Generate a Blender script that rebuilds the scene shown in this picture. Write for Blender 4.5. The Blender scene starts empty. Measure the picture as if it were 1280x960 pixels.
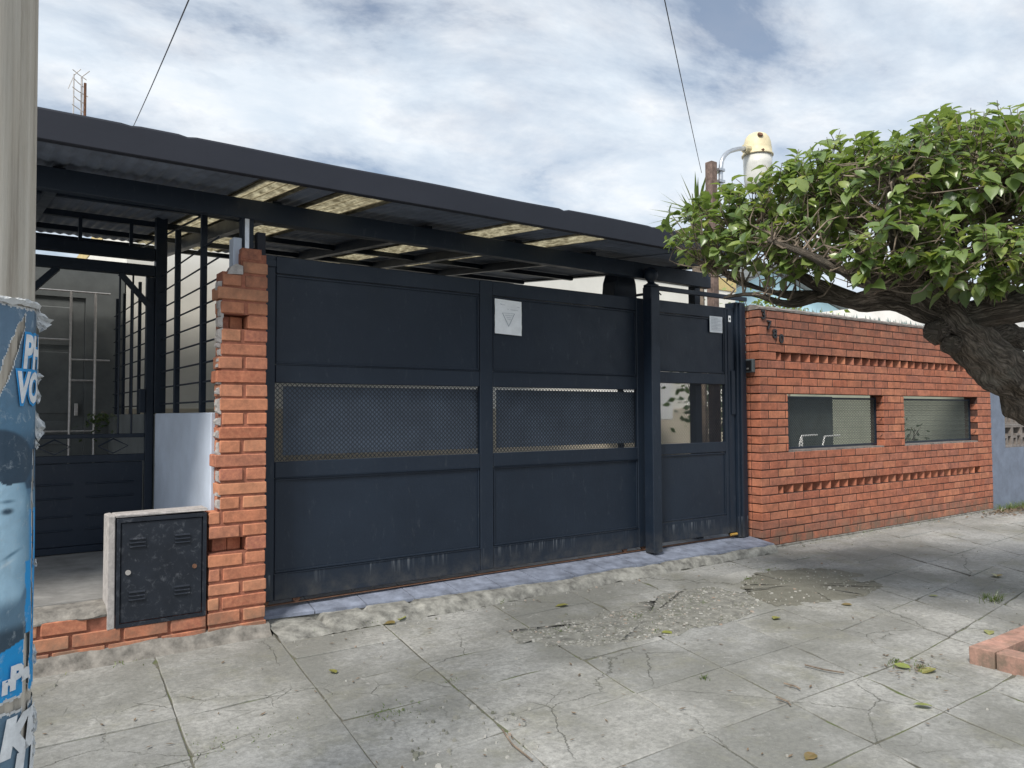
import bpy, bmesh, math, random
import numpy as np
from mathutils import Vector, Matrix, noise
R_ = math.radians
rng = random.Random(7)
scene = bpy.context.scene
col = scene.collection

# ------------------------------------------------------------------ camera, sky, sun, exposure
FOC = 962.0                                     # focal length in pixels of a 1280-wide frame
CAM = Vector((0.0, -4.6, 1.30))
RM = Matrix(((0.81220851, -0.58334722, -0.00483225),
             (-0.0184968, -0.03403098, 0.9992496),
             (0.58307393, 0.81150965, 0.03843031)))   # rows: right, up, forward
cd = bpy.data.cameras.new('camera'); cam = bpy.data.objects.new('camera', cd); col.objects.link(cam)
cd.sensor_width = 36.0; cd.lens = FOC / 1280 * 36; cd.clip_start = 0.05; cd.clip_end = 3000
cam.matrix_world = Matrix.Translation(CAM) @ Matrix((RM[0], RM[1], -RM[2])).transposed().to_4x4()
scene.camera = cam

SUN_EL, SUN_AZ = R_(48), R_(-120)                # azimuth from +Y (behind the house) towards -X
SUN_DIR = Vector((math.sin(SUN_AZ) * math.cos(SUN_EL), math.cos(SUN_AZ) * math.cos(SUN_EL), math.sin(SUN_EL)))
world = bpy.data.worlds.new('World'); scene.world = world; world.use_nodes = True
nt = world.node_tree; nt.nodes.clear()
def wn(t, **k):
    n = nt.nodes.new(t)
    for a, b in k.items(): setattr(n, a, b)
    return n
sky = wn('ShaderNodeTexSky', sky_type='NISHITA', sun_disc=False, sun_elevation=SUN_EL, sun_rotation=SUN_AZ, air_density=1.0, dust_density=1.0, ozone_density=1.0)
tc = wn('ShaderNodeTexCoord')
sep = wn('ShaderNodeSeparateXYZ'); nt.links.new(tc.outputs['Generated'], sep.inputs[0])
zc = wn('ShaderNodeMath', operation='MAXIMUM'); nt.links.new(sep.outputs[2], zc.inputs[0]); zc.inputs[1].default_value = 0.0
za = wn('ShaderNodeMath', operation='ADD'); nt.links.new(zc.outputs[0], za.inputs[0]); za.inputs[1].default_value = 0.16
dx = wn('ShaderNodeMath', operation='DIVIDE'); nt.links.new(sep.outputs[0], dx.inputs[0]); nt.links.new(za.outputs[0], dx.inputs[1])
dy = wn('ShaderNodeMath', operation='DIVIDE'); nt.links.new(sep.outputs[1], dy.inputs[0]); nt.links.new(za.outputs[0], dy.inputs[1])
cb = wn('ShaderNodeCombineXYZ'); nt.links.new(dx.outputs[0], cb.inputs[0]); nt.links.new(dy.outputs[0], cb.inputs[1])
def wnoise(scale, detail, rough, dist, off):
    mp = wn('ShaderNodeMapping'); mp.inputs['Location'].default_value = off; mp.inputs['Rotation'].default_value = (0, 0, 0.5); mp.inputs['Scale'].default_value = (1.0, 1.35, 1)
    nt.links.new(cb.outputs[0], mp.inputs[0])
    n = wn('ShaderNodeTexNoise'); n.inputs['Scale'].default_value = scale; n.inputs['Detail'].default_value = detail
    n.inputs['Roughness'].default_value = rough; n.inputs['Distortion'].default_value = dist
    nt.links.new(mp.outputs[0], n.inputs['Vector']); return n
def wramp(src, pts):
    r = wn('ShaderNodeValToRGB'); e = r.color_ramp.elements
    e[0].position, e[0].color = pts[0][0], (*pts[0][1], 1); e[1].position, e[1].color = pts[-1][0], (*pts[-1][1], 1)
    for p_, c_ in pts[1:-1]:
        q = e.new(p_); q.color = (*c_, 1)
    nt.links.new(src, r.inputs[0]); return r
n1 = wnoise(1.25, 10, 0.62, 0.25, (2.9, 5.1, 0))
n2 = wnoise(3.0, 9, 0.6, 0.15, (7.3, 0.2, 0))
cover = wramp(n1.outputs['Fac'], [(0.34, (0.20,) * 3), (0.44, (0.68,) * 3), (0.56, (1,) * 3)])
shade = wramp(n2.outputs['Fac'], [(0.30, (6.2, 7.1, 8.1)), (0.50, (7.4, 8.05, 8.75)), (0.70, (9.0, 9.2, 9.4))])
mixc = wn('ShaderNodeMixRGB'); nt.links.new(cover.outputs[0], mixc.inputs[0]); nt.links.new(sky.outputs[0], mixc.inputs[1]); nt.links.new(shade.outputs[0], mixc.inputs[2])
bg = wn('ShaderNodeBackground'); bg.inputs['Strength'].default_value = 0.070
nt.links.new(mixc.outputs[0], bg.inputs['Color'])
wo = wn('ShaderNodeOutputWorld'); nt.links.new(bg.outputs[0], wo.inputs['Surface'])

sd = bpy.data.lights.new('sun', 'SUN'); sd.energy = 2.6; sd.angle = R_(14); sd.color = (1.0, 0.95, 0.87)
so = bpy.data.objects.new('sun', sd); col.objects.link(so)
so.rotation_euler = (-SUN_DIR).to_track_quat('-Z', 'Y').to_euler(); so.location = (-14, -9, 14)
vs = scene.view_settings
scene.display_settings.display_device = 'sRGB'
vs.view_transform = 'Standard'; vs.look = 'None'; vs.gamma = 1; vs.use_curve_mapping = False; vs.exposure = 0.70
scene.cycles.max_bounces = 8; scene.cycles.transparent_max_bounces = 24

# ------------------------------------------------------------------ survey helpers (used to read sizes off the place)
def ray(x, y):
    d = Vector(((x - 640) / FOC, -(y - 480) / FOC, 1.0))
    return RM.transposed() @ d
def at(x, y, d): return CAM + ray(x, y) * d
def onY(x, y, Y): r = ray(x, y); return CAM + r * ((Y - CAM.y) / r.y)
def onZ(x, y, Z): r = ray(x, y); return CAM + r * ((Z - CAM.z) / r.z)

# ------------------------------------------------------------------ materials
class NG:
    def __init__(s, name):
        s.m = bpy.data.materials.new(name); s.m.use_nodes = True; s.t = s.m.node_tree
        s.b = s.t.nodes['Principled BSDF']; s.out = s.t.nodes['Material Output']
    def n(s, t, ins=None, **k):
        n = s.t.nodes.new(t)
        for a, b in k.items(): setattr(n, a, b)
        for a, b in (ins or {}).items(): s.set(n.inputs[a], b)
        return n
    def set(s, sock, v):
        if hasattr(v, 'links') or isinstance(v, bpy.types.NodeSocket): s.t.links.new(v, sock)
        else:
            if isinstance(v, tuple) and len(v) == 3 and sock.type == 'RGBA': v = (*v, 1)
            sock.default_value = v
    def pos(s): return s.n('ShaderNodeNewGeometry').outputs['Position']
    def noise(s, scale, detail=4, rough=.6, vec=None, dist=0., st=None):
        v = vec or s.pos()
        if st: v = s.n('ShaderNodeVectorMath', {0: v, 1: st}, operation='MULTIPLY').outputs[0]
        return s.n('ShaderNodeTexNoise', {'Scale': scale, 'Detail': detail, 'Roughness': rough, 'Vector': v, 'Distortion': dist}).outputs['Fac']
    def ramp(s, f, *pts):
        r = s.n('ShaderNodeValToRGB', {0: f}); e = r.color_ramp.elements
        tr = lambda c: (*c, 1) if isinstance(c, tuple) else (c, c, c, 1)
        e[0].position, e[0].color = pts[0][0], tr(pts[0][1]); e[1].position, e[1].color = pts[-1][0], tr(pts[-1][1])
        for p, c in pts[1:-1]: e.new(p).color = tr(c)
        return r.outputs[0]
    def mix(s, f, a, b, mode='MIX'):
        n = s.n('ShaderNodeMixRGB', blend_type=mode); s.set(n.inputs[0], f); s.set(n.inputs[1], a); s.set(n.inputs[2], b); return n.outputs[0]
    def math(s, op, a, b=0.): return s.n('ShaderNodeMath', {0: a, 1: b}, operation=op).outputs[0]
    def bump(s, h, st=.3, d=.01): s.set(s.b.inputs['Normal'], s.n('ShaderNodeBump', {'Height': h, 'Strength': st, 'Distance': d}).outputs[0])
    def rnd(s):
        a = s.n('ShaderNodeObjectInfo').outputs['Random']; b = s.n('ShaderNodeNewGeometry').outputs['Random Per Island']
        return s.math('FRACT', s.math('ADD', a, b))
    def fin(s, c=None, r=None, metal=None, spec=None):
        if c is not None: s.set(s.b.inputs['Base Color'], c)
        if r is not None: s.set(s.b.inputs['Roughness'], r)
        if metal is not None: s.set(s.b.inputs['Metallic'], metal)
        if spec is not None: s.set(s.b.inputs['Specular IOR Level'], spec)
        return s.m
def simple(name, c, r=.6, var=.25, scale=9., bump=.15, metal=0., spec=.5, st=None):
    g = NG(name); f = g.noise(scale, 5, .65, st=st)
    lo = tuple(x * (1 - var) for x in c); hi = tuple(min(1, x * (1 + var)) for x in c)
    g.bump(g.noise(scale * 6, 3, .6), bump, .004)
    return g.fin(g.ramp(f, (.3, lo), (.7, hi)), r, metal, spec)
def brickmat(name, cols, dirt=.5):
    g = NG(name); r = g.rnd()
    c = g.ramp(r, *[(i / (len(cols) - 1), k) for i, k in enumerate(cols)])
    f = g.noise(38, 5, .7); c = g.mix(g.ramp(f, (.35, .0), (.75, .75)), c, tuple(x * 1.35 for x in cols[1]))
    f2 = g.noise(9, 6, .7); c = g.mix(g.ramp(f2, (.42, .0), (.72, dirt)), c, (.055, .038, .032))
    z = g.n('ShaderNodeSeparateXYZ', {0: g.pos()}).outputs[2]
    zt = g.math('MULTIPLY', g.math('SUBTRACT', z, 1.75), 1.6)            # weathered, lichen-dark upper courses
    top = g.math('MULTIPLY', g.math('MINIMUM', g.math('MAXIMUM', zt, 0), 1), g.ramp(g.noise(5, 6, .7), (.36, .1), (.62, .8)))
    c = g.mix(top, c, (.085, .062, .055))
    zb = g.math('MULTIPLY', g.math('SUBTRACT', .26, z), 4.5)             # splashed dirt and moss at the foot
    bot = g.math('MULTIPLY', g.math('MINIMUM', g.math('MAXIMUM', zb, 0), 1), g.ramp(g.noise(7, 5, .7), (.38, .05), (.6, .85)))
    c = g.mix(bot, c, (.15, .125, .095))
    g.bump(g.mix(.6, g.noise(60, 4, .7), g.noise(16, 3, .6)), .55, .006)
    return g.fin(c, .9, 0, .25)
M = {}
M['brick'] = brickmat('brick_red', [(.33, .112, .068), (.42, .155, .09), (.28, .115, .085), (.50, .21, .12), (.36, .12, .07), (.47, .19, .12), (.30, .10, .062), (.40, .17, .115)], .6)
M['brick_old'] = brickmat('brick_orange', [(.40, .145, .09), (.51, .215, .12), (.37, .14, .10), (.55, .27, .155), (.44, .155, .09), (.34, .12, .08)], .5)
M['mortar'] = simple('mortar_red', (.075, .036, .027), .95, .35, 20, .5)
M['mortar_old'] = simple('mortar_pink', (.30, .115, .072), .95, .3, 24, .6)
M['coping'] = simple('cement_coping', (.20, .175, .16), .95, .4, 16, .7)
M['plaster_chip'] = simple('white_plaster', (.40, .375, .36), .9, .25, 30, .7)
M['skirt'] = simple('cement_skirt', (.19, .178, .16), .95, .55, 14, .7)
M['rough_kerb'] = simple('rough_concrete', (.215, .213, .195), .95, .65, 11, 1.0)
M['plaster'] = simple('grey_plaster', (.50, .56, .66), .85, .12, 3, .2)
M['party'] = simple('olive_grey_wall', (.27, .29, .235), .9, .12, 3, .2)
M['rubble'] = simple('crumbled_grey_concrete', (.20, .198, .178), .97, .45, 16, 1.0)
M['house'] = simple('cream_wall', (.78, .76, .70), .9, .08, 2, .2)
M['beige'] = simple('beige_dado', (.56, .50, .40), .9, .1, 3, .2)
M['trim'] = simple('ochre_trim', (.60, .47, .22), .9, .12, 3, .2)
M['white_wall'] = simple('white_wall', (.80, .78, .75), .9, .12, 4, .3)
M['neigh'] = simple('blue_grey_render', (.165, .195, .255), .88, .22, 5, .4)
M['lightblue'] = simple('light_blue_paint', (.42, .62, .70), .8, .08, 2, .1)
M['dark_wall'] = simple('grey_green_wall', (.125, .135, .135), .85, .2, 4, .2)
M['wood_old'] = simple('weathered_wood', (.17, .12, .10), .9, .5, 20, .6)
M['lamp_body'] = simple('cream_enamel', (.66, .58, .38), .5, .16, 9, .15)
M['rust'] = simple('rust', (.15, .075, .045), .9, .4, 40, .5)
M['steel'] = simple('galvanised', (.55, .57, .6), .35, .15, 20, .1, .9)
M['alu'] = simple('aluminium', (.55, .52, .5), .45, .2, 30, .1, .7)
M['black'] = simple('black_plastic', (.012, .012, .014), .5, .3, 20, .05)
M['wire'] = simple('cable_grey', (.06, .06, .065), .7, .2, 20, 0)
M['white_paint'] = simple('white_paint', (.8, .8, .8), .5, .06, 10, .05)
M['dark_cloth'] = simple('dark_tarpaulin', (.028, .04, .05), .7, .3, 5, .3)
M['intercom'] = simple('grey_plastic', (.10, .12, .13), .45, .1, 10, .05)
M['soil'] = simple('soil', (.085, .07, .055), .98, .5, 30, 1.0)
M['red_edge'] = brickmat('red_kerb_brick', [(.42, .23, .185), (.47, .27, .215), (.39, .21, .165)], .3)
M['litter'] = simple('dry_litter', (.16, .115, .075), .9, .6, 60, .4)
def paint():
    g = NG('dark_blue_paint')
    f = g.noise(2.2, 6, .6); c = g.ramp(f, (.3, (.009, .016, .029)), (.7, (.013, .022, .038)))
    s = g.noise(9, 5, .7, st=(1.0, 1.0, .10)); c = g.mix(g.ramp(s, (.56, .0), (.76, .45)), c, (.008, .014, .025))
    d = g.noise(26, 5, .75, st=(1., 1., .3)); c = g.mix(g.ramp(d, (.59, .0), (.78, .40)), c, (.085, .092, .105))
    z = g.n('ShaderNodeSeparateXYZ', {0: g.pos()}).outputs[2]                                  # lime drips below the low weld seam, splashed dirt at the foot
    band = g.ramp(z, (.215, .0), (.30, 1.), (.309, 1.), (.313, .0))
    c = g.mix(g.math('MULTIPLY', band, g.math('MULTIPLY', g.ramp(g.noise(46, 3, .6, st=(1., 1., .06)), (.52, .0), (.66, .55)), g.ramp(g.noise(2.2, 3, .6, st=(1., 1., 0.)), (.45, .0), (.6, 1.)))), c, (.22, .24, .26))
    c = g.mix(g.math('MULTIPLY', g.ramp(z, (.13, .55), (.30, .0)), g.ramp(g.noise(11, 5, .7), (.4, .1), (.65, 1.))), c, (.10, .095, .085))
    g.bump(g.mix(.25, g.noise(1.9, 2, .5), g.noise(50, 3, .6)), .16, .02)
    return g.fin(c, g.ramp(g.noise(6, 4, .6), (.3, .40), (.7, .56)), 0, .38)
M['paint'] = paint()
def paint2():
    g = NG('purple_grey_fascia')
    f = g.noise(3, 6, .65, st=(.5, 1, 1)); c = g.ramp(f, (.28, (.014, .017, .027)), (.72, (.021, .024, .036)))
    s = g.noise(12, 5, .7, st=(1., 1., .12)); c = g.mix(g.ramp(s, (.58, .0), (.8, .4)), c, (.010, .011, .017))
    g.bump(g.noise(2.5, 3, .6), .1, .02)
    return g.fin(c, .6, 0, .4)
M['fascia'] = paint2()
M['roof'] = simple('roof_underside', (.13, .155, .205), .62, .3, 4, .1, .0, .4)
M['mesh'] = simple('dark_mesh_paint', (.010, .015, .024), .5, .2, 10, .05)
M['mesh2'] = simple('green_grey_mesh', (.05, .06, .055), .55, .2, 10, .05)
M['backing'] = simple('dull_blue_sheet', (.125, .16, .215), .6, .25, 4, .1)
M['gasdoor'] = (lambda g: (g.bump(g.noise(30, 4, .7), .25, .004),
    g.fin(g.mix(g.ramp(g.noise(24, 7, .78, dist=.6), (.54, .0), (.72, .6)), g.ramp(g.noise(4, 4, .6), (.3, (.006, .009, .015)), (.7, (.014, .019, .029))), (.15, .16, .18)), .5, 0, .4))[1])(NG('scuffed_blue_black_paint'))
def frp():
    g = NG('yellowed_fibreglass')
    for n in list(g.t.nodes): 
        if n != g.out: g.t.nodes.remove(n)
    d = g.noise(26, 5, .75, st=(1., .35, 1.))
    sx = g.n('ShaderNodeSeparateXYZ', {0: g.pos()})
    st = g.math('SINE', g.math('MULTIPLY', sx.outputs[0], 84.0))
    k = g.mix(g.ramp(d, (.36, .85), (.62, .0)), (.74, .70, .57), (.26, .23, .17))
    k = g.mix(g.ramp(st, (.86, .0), (.97, .75)), k, (.16, .13, .08))
    tr = g.n('ShaderNodeBsdfTranslucent', {'Color': k}); df = g.n('ShaderNodeBsdfDiffuse', {'Color': k})
    tp = g.n('ShaderNodeBsdfTransparent', {'Color': k})
    m1 = g.n('ShaderNodeMixShader', {0: .2, 1: tr.outputs[0], 2: df.outputs[0]}); m2 = g.n('ShaderNodeMixShader', {0: .16, 1: m1.outputs[0], 2: tp.outputs[0]})
    g.t.links.new(m2.outputs[0], g.out.inputs[0]); return g.m
M['frp'] = frp()
def slabmat():
    g = NG('old_concrete_slab'); p = g.pos()
    big = g.noise(.9, 5, .6); mid = g.noise(3.4, 7, .68, dist=.4); fine = g.noise(40, 6, .75)
    c = g.ramp(mid, (.28, (.27, .27, .26)), (.48, (.42, .42, .40)), (.72, (.54, .535, .505)))
    c = g.mix(.55, c, g.ramp(g.rnd(), (0., (.27, .275, .275)), (.5, (.38, .38, .37)), (1., (.44, .432, .41))))
    c = g.mix(g.ramp(big, (.42, .0), (.60, .74)), c, (.165, .166, .145))                     # damp, algae-dark areas
    c = g.mix(g.ramp(g.noise(2.3, 6, .7, vec=g.n('ShaderNodeVectorMath', {0: p, 1: (9.1, 3.3, 0)}, operation='ADD').outputs[0]), (.52, .0), (.70, .6)), c, (.215, .21, .145))
    c = g.mix(g.ramp(g.noise(7, 6, .75, dist=.8), (.60, .0), (.72, .55)), c, (.58, .57, .55))  # worn pale laitance
    c = g.mix(g.ramp(g.noise(17, 7, .78), (.34, .55), (.58, .0)), c, (.17, .172, .16))
    c = g.mix(g.ramp(fine, (.3, .6), (.58, .0)), c, (.13, .13, .125))
    c = g.mix(g.ramp(g.noise(90, 3, .7), (.62, .0), (.78, .5)), c, (.47, .46, .44))
    wv = g.n('ShaderNodeVectorMath', {0: p, 1: g.n('ShaderNodeVectorMath', {0: g.n('ShaderNodeTexNoise', {'Vector': p, 'Scale': 2.6, 'Detail': 6., 'Roughness': .7}).outputs['Color'], 1: (.16, .16, .16)}, operation='MULTIPLY').outputs[0]}, operation='ADD').outputs[0]
    def cracks(sc, w, mask_lo, mask_hi, off):
        e = g.n('ShaderNodeTexVoronoi', {'Vector': wv, 'Scale': sc}, feature='DISTANCE_TO_EDGE').outputs['Distance']
        line = g.ramp(e, (0., 1.), (w, 0.))
        mk = g.ramp(g.noise(1.1, 4, .6, vec=g.n('ShaderNodeVectorMath', {0: p, 1: off}, operation='ADD').outputs[0]), (mask_lo, .0), (mask_hi, 1.))
        return g.math('MULTIPLY', line, mk)
    c1 = cracks(1.1, .0040, .47, .56, (3., 1., 0.)); c2 = cracks(4.5, .015, .57, .66, (17., 5., 0.))
    ck = g.math('MAXIMUM', c1, c2)
    c = g.mix(g.math('MULTIPLY', ck, .75), c, (.07, .072, .055))
    h = g.mix(.5, g.noise(14, 6, .7), fine); h = g.mix(ck, h, (0., 0., 0.))
    g.bump(h, .8, .010)
    return g.fin(c, .92, 0, .25)
M['slab'] = slabmat()
M['joint'] = (lambda g: g.fin(g.ramp(g.noise(5, 5, .7), (.35, (.085, .084, .07)), (.5, (.14, .135, .11)), (.62, (.10, .125, .045))), .97, 0, .2))(NG('joint_dirt_and_moss'))
M['patch'] = (lambda g: (g.bump(g.noise(50, 5, .75), .8, .008), g.fin(g.mix(g.ramp(g.noise(120, 3, .7), (.62, .0), (.74, .8)), g.ramp(g.noise(6, 6, .7), (.3, (.125, .122, .10)), (.7, (.20, .195, .165))), (.42, .41, .37)), .97, 0, .2))[1])(NG('earthy_mortar_patch'))
M['asphalt'] = simple('asphalt', (.05, .05, .052), .95, .3, 20, .5)
M['tile'] = simple('lilac_grey_tile', (.20, .225, .29), .55, .4, 10, .2)
M['floor'] = simple('worn_grey_floor', (.25, .245, .235), .8, .3, 6, .3)
M['stone'] = (lambda g: g.fin(g.ramp(g.rnd(), (0., (.13, .135, .105)), (.5, (.25, .245, .22)), (.9, (.40, .395, .37)), (1., (.30, .22, .17))), .9))(NG('broken_concrete_bits'))
def bark(name, a, b, sc=1.):
    g = NG(name); v = g.n('ShaderNodeTexCoord').outputs['UV']
    wob = g.n('ShaderNodeTexNoise', {'Vector': v, 'Scale': 9., 'Detail': 4.}).outputs['Color']
    v = g.n('ShaderNodeVectorMath', {0: v, 1: g.n('ShaderNodeVectorMath', {0: wob, 1: (.10, .10, 0.)}, operation='MULTIPLY').outputs[0]}, operation='ADD').outputs[0]
    vm = g.n('ShaderNodeVectorMath', {0: v, 1: (1., .25, 1.)}, operation='MULTIPLY').outputs[0]
    r = g.n('ShaderNodeTexNoise', {'Vector': vm, 'Scale': 60. * sc, 'Detail': 8., 'Roughness': .72}).outputs['Fac']
    e = g.n('ShaderNodeTexVoronoi', {'Vector': vm, 'Scale': 34. * sc}, feature='DISTANCE_TO_EDGE').outputs['Distance']
    fis = g.ramp(e, (.0, 0.), (.16, 1.))
    w = g.noise(7, 6, .7)
    c = g.ramp(r, (.34, a), (.5, tuple((x + y) * .45 for x, y in zip(a, b))), (.66, b)); c = g.mix(g.ramp(w, (.5, .0), (.7, .5)), c, (.20, .195, .16))
    c = g.mix(g.math('MULTIPLY', g.math('SUBTRACT', .8, g.math('MULTIPLY', fis, .8)), g.ramp(g.noise(4, 4, .6), (.4, .15), (.65, 1.))), c, tuple(x * .7 for x in a))
    g.bump(g.mix(.28, r, fis), 1.0, .024); return g.fin(c, .95, 0, .2)
M['bark'] = bark('tree_bark', (.03, .025, .02), (.30, .255, .21))
M['twig'] = simple('twig_bark', (.19, .15, .115), .85, .6, 12, .3)
def leafmat(name, cs, tl=.35):
    g = NG(name); r = g.rnd()
    c = g.ramp(r, *cs); c = g.mix(g.ramp(g.noise(45, 3, .6), (.4, .0), (.75, .3)), c, (.10, .15, .035))
    g.fin(c, .34, 0, .8)
    t = g.n('ShaderNodeBsdfTranslucent', {'Color': g.mix(.6, c, (.36, .50, .08))})
    ms = g.n('ShaderNodeMixShader', {0: tl, 1: g.b.outputs[0], 2: t.outputs[0]}); g.t.links.new(ms.outputs[0], g.out.inputs[0])
    return g.m
M['leaf'] = leafmat('glossy_leaf', [(0., (.08, .135, .045)), (.35, (.145, .22, .07)), (.7, (.22, .295, .09)), (.93, (.31, .37, .11)), (.975, (.26, .27, .03)), (1., (.12, .2, .05))])
M['leaf2'] = leafmat('pale_leaf', [(0., (.12, .17, .03)), (1., (.26, .30, .05))])
M['leaf_d'] = leafmat('dark_leaf', [(0., (.012, .03, .014)), (1., (.03, .06, .02))], .2)
M['grass'] = leafmat('grass', [(0., (.06, .10, .025)), (.6, (.09, .14, .03)), (1., (.17, .17, .06))], .3)
M['fallen'] = leafmat('fallen_leaf', [(0., (.22, .26, .05)), (.5, (.30, .31, .08)), (.75, (.20, .13, .05)), (1., (.10, .16, .04))], .15)
def poleshade():
    g = NG('grey_weathered_pole')
    f = g.noise(22, 7, .7, st=(1., 1., .035), dist=.5); c = g.ramp(f, (.28, (.24, .20, .16)), (.48, (.50, .45, .375)), (.72, (.66, .61, .53)))
    k = g.noise(6, 4, .6, st=(1., 1., .25)); c = g.mix(g.ramp(k, (.45, .0), (.7, .45)), c, (.56, .54, .49))
    g.bump(f, .8, .012); return g.fin(c, .92, 0, .2)
M['pole'] = poleshade()
def printmat():
    g = NG('weathered_print'); a = g.n('ShaderNodeVertexColor', layer_name='print').outputs[0]
    c = g.mix(g.ramp(g.noise(35, 7, .75, dist=.5), (.56, .0), (.72, .55)), a, (.52, .58, .62))
    c = g.mix(g.ramp(g.noise(9, 5, .7), (.5, .0), (.75, .3)), c, (.12, .14, .16))
    g.bump(g.mix(.5, g.noise(12, 4, .6, st=(1, 1, .3)), g.noise(60, 3, .6)), .5, .008); return g.fin(c, .75, 0, .3)
M['print'] = printmat()
M['torn'] = simple('torn_paper', (.56, .57, .57), .9, .2, 25, .6)
M['ink_white'] = simple('white_ink', (.70, .72, .74), .75, .18, 30, .3)
M['ink_blue'] = simple('bright_blue_ink', (.03, .28, .62), .7, .2, 25, .3)
M['ink_grey'] = simple('grey_blue_ink', (.10, .16, .22), .7, .2, 25, .3)
M['paper'] = simple('notice_paper', (.88, .90, .92), .85, .07, 14, .4)
M['pencil'] = simple('faint_print', (.42, .45, .49), .85, .1, 14, 0)
M['yellow_hinge'] = simple('rusty_yellow_metal', (.42, .25, .05), .6, .3, 30, .3)
M['white_glass'] = simple('milky_glass', (.62, .62, .58), .3, .1, 12, .05)

# ------------------------------------------------------------------ builders
WL = {}
def link(o, parent, wl):
    col.objects.link(o); o.parent = parent; WL[o] = Vector(wl)
    o.location = WL[o] - (WL[parent] if parent else Vector((0, 0, 0)))
    return o
def thing(name, label, cat, loc, group=None):
    o = bpy.data.objects.new(name, None); o.empty_display_size = .1; link(o, None, loc); tag(o, label, cat, group); return o
def tag(o, label=None, cat=None, group=None, kind=None):
    for k, v in (('label', label), ('category', cat), ('group', group), ('kind', kind)):
        if v: o[k] = v
    return o
def mk(name, verts, faces, mat, parent=None, smooth=False, mats=None, fm=None, uv=None):
    vs_ = np.array(verts, float); lo, hi = vs_.min(0), vs_.max(0); c = np.array(((lo[0] + hi[0]) / 2, (lo[1] + hi[1]) / 2, lo[2]))
    me = bpy.data.meshes.new(name); me.from_pydata((vs_ - c).tolist(), [], faces)
    for m in (mats or [mat]): me.materials.append(M[m])
    if fm is not None: me.polygons.foreach_set('material_index', fm)
    if uv is not None:
        l = me.uv_layers.new(name='UVMap'); idx = np.zeros(len(me.loops), int); me.loops.foreach_get('vertex_index', idx)
        l.data.foreach_set('uv', np.array(uv, float)[idx].ravel())
    if smooth: me.polygons.foreach_set('use_smooth', [True] * len(me.polygons))
    me.update(); return link(bpy.data.objects.new(name, me), parent, c)
class MB:
    def __init__(s): s.v = []; s.f = []; s.uv = []
    def add(s, v, f):
        o = len(s.v); s.v += [tuple(p) for p in v]; s.f += [tuple(i + o for i in q) for q in f]; s.uv += [(0, 0)] * (len(s.v) - len(s.uv)); return s
    def box(s, x0, x1, y0, y1, z0, z1):
        v = [(x, y, z) for x in (x0, x1) for y in (y0, y1) for z in (z0, z1)]
        return s.add(v, [(0, 1, 3, 2), (4, 6, 7, 5), (0, 4, 5, 1), (2, 3, 7, 6), (0, 2, 6, 4), (1, 5, 7, 3)])
    def prism(s, poly, axis, a, b):          # poly in the two other axes
        n = len(poly); put = {0: lambda p, t: (t, p[0], p[1]), 1: lambda p, t: (p[0], t, p[1]), 2: lambda p, t: (p[0], p[1], t)}[axis]
        return s.add([put(p, a) for p in poly] + [put(p, b) for p in poly], [tuple(range(n))[::-1], tuple(range(n, 2 * n))] + [(i, (i + 1) % n, n + (i + 1) % n, n + i) for i in range(n)])
    def tube(s, pts, rad, n=6, cap=True, jit=0., up=None):
        pts = [Vector(p) for p in pts]; k = len(pts); rad = [rad] * k if not hasattr(rad, '__len__') else rad
        o = len(s.v); u = None; L = 0.
        for i, p in enumerate(pts):
            t = (pts[min(i + 1, k - 1)] - pts[max(i - 1, 0)]).normalized()
            if u is None: u = t.orthogonal().normalized() if up is None else (Vector(up) - t * t.dot(Vector(up))).normalized()
            else: u = (u - t * u.dot(t)).normalized()
            w = t.cross(u); L += (p - pts[i - 1]).length if i else 0
            for j in range(n):
                a = 2 * math.pi * j / n; r = rad[i]
                if jit:
                    q = p + (u * math.cos(a) + w * math.sin(a)) * r
                    r *= 1 + jit * (noise.noise(q * 5) + .6 * noise.noise(Vector((a * 2.2, L * 2.5, r * 9))) + .45 * noise.noise(q * 14))
                q = p + (u * math.cos(a) + w * math.sin(a)) * r; s.v.append(tuple(q)); s.uv.append((a * .16, L))
        for i in range(k - 1):
            for j in range(n): s.f.append((o + i * n + j, o + i * n + (j + 1) % n, o + (i + 1) * n + (j + 1) % n, o + (i + 1) * n + j))
        if cap: s.f.append(tuple(o + j for j in range(n))[::-1]); s.f.append(tuple(o + (k - 1) * n + j for j in range(n)))
        return s
    def lathe(s, c, prof, n=20):
        c = Vector(c); o = len(s.v); k = len(prof)
        for r, z in prof:
            for j in range(n):
                a = 2 * math.pi * j / n; s.v.append((c.x + r * math.cos(a), c.y + r * math.sin(a), c.z + z)); s.uv.append((0, 0))
        for i in range(k - 1):
            for j in range(n): s.f.append((o + i * n + j, o + i * n + (j + 1) % n, o + (i + 1) * n + (j + 1) % n, o + (i + 1) * n + j))
        s.f.append(tuple(o + j for j in range(n))[::-1]); s.f.append(tuple(o + (k - 1) * n + j for j in range(n))); return s
    def build(s, name, mat, parent=None, smooth=False, uv=False): return mk(name, s.v, s.f, mat, parent, smooth, uv=s.uv if uv else None)
def bev(me, w, seg=1, jit=0., seed=0):
    bm = bmesh.new(); bm.from_mesh(me); bmesh.ops.recalc_face_normals(bm, faces=bm.faces)
    bmesh.ops.bevel(bm, geom=list(bm.edges), offset=w, segments=seg, affect='EDGES', clamp_overlap=True)
    if jit:
        r = random.Random(seed)
        for v in bm.verts: v.co += Vector((r.uniform(-jit, jit), r.uniform(-jit, jit), r.uniform(-jit, jit)))
    bm.to_mesh(me); bm.free(); me.update()
def box(name, x0, x1, y0, y1, z0, z1, mat, parent=None, b=.003):
    o = MB().box(x0, x1, y0, y1, z0, z1).build(name, mat, parent)
    if b: bev(o.data, b)
    return o
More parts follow.
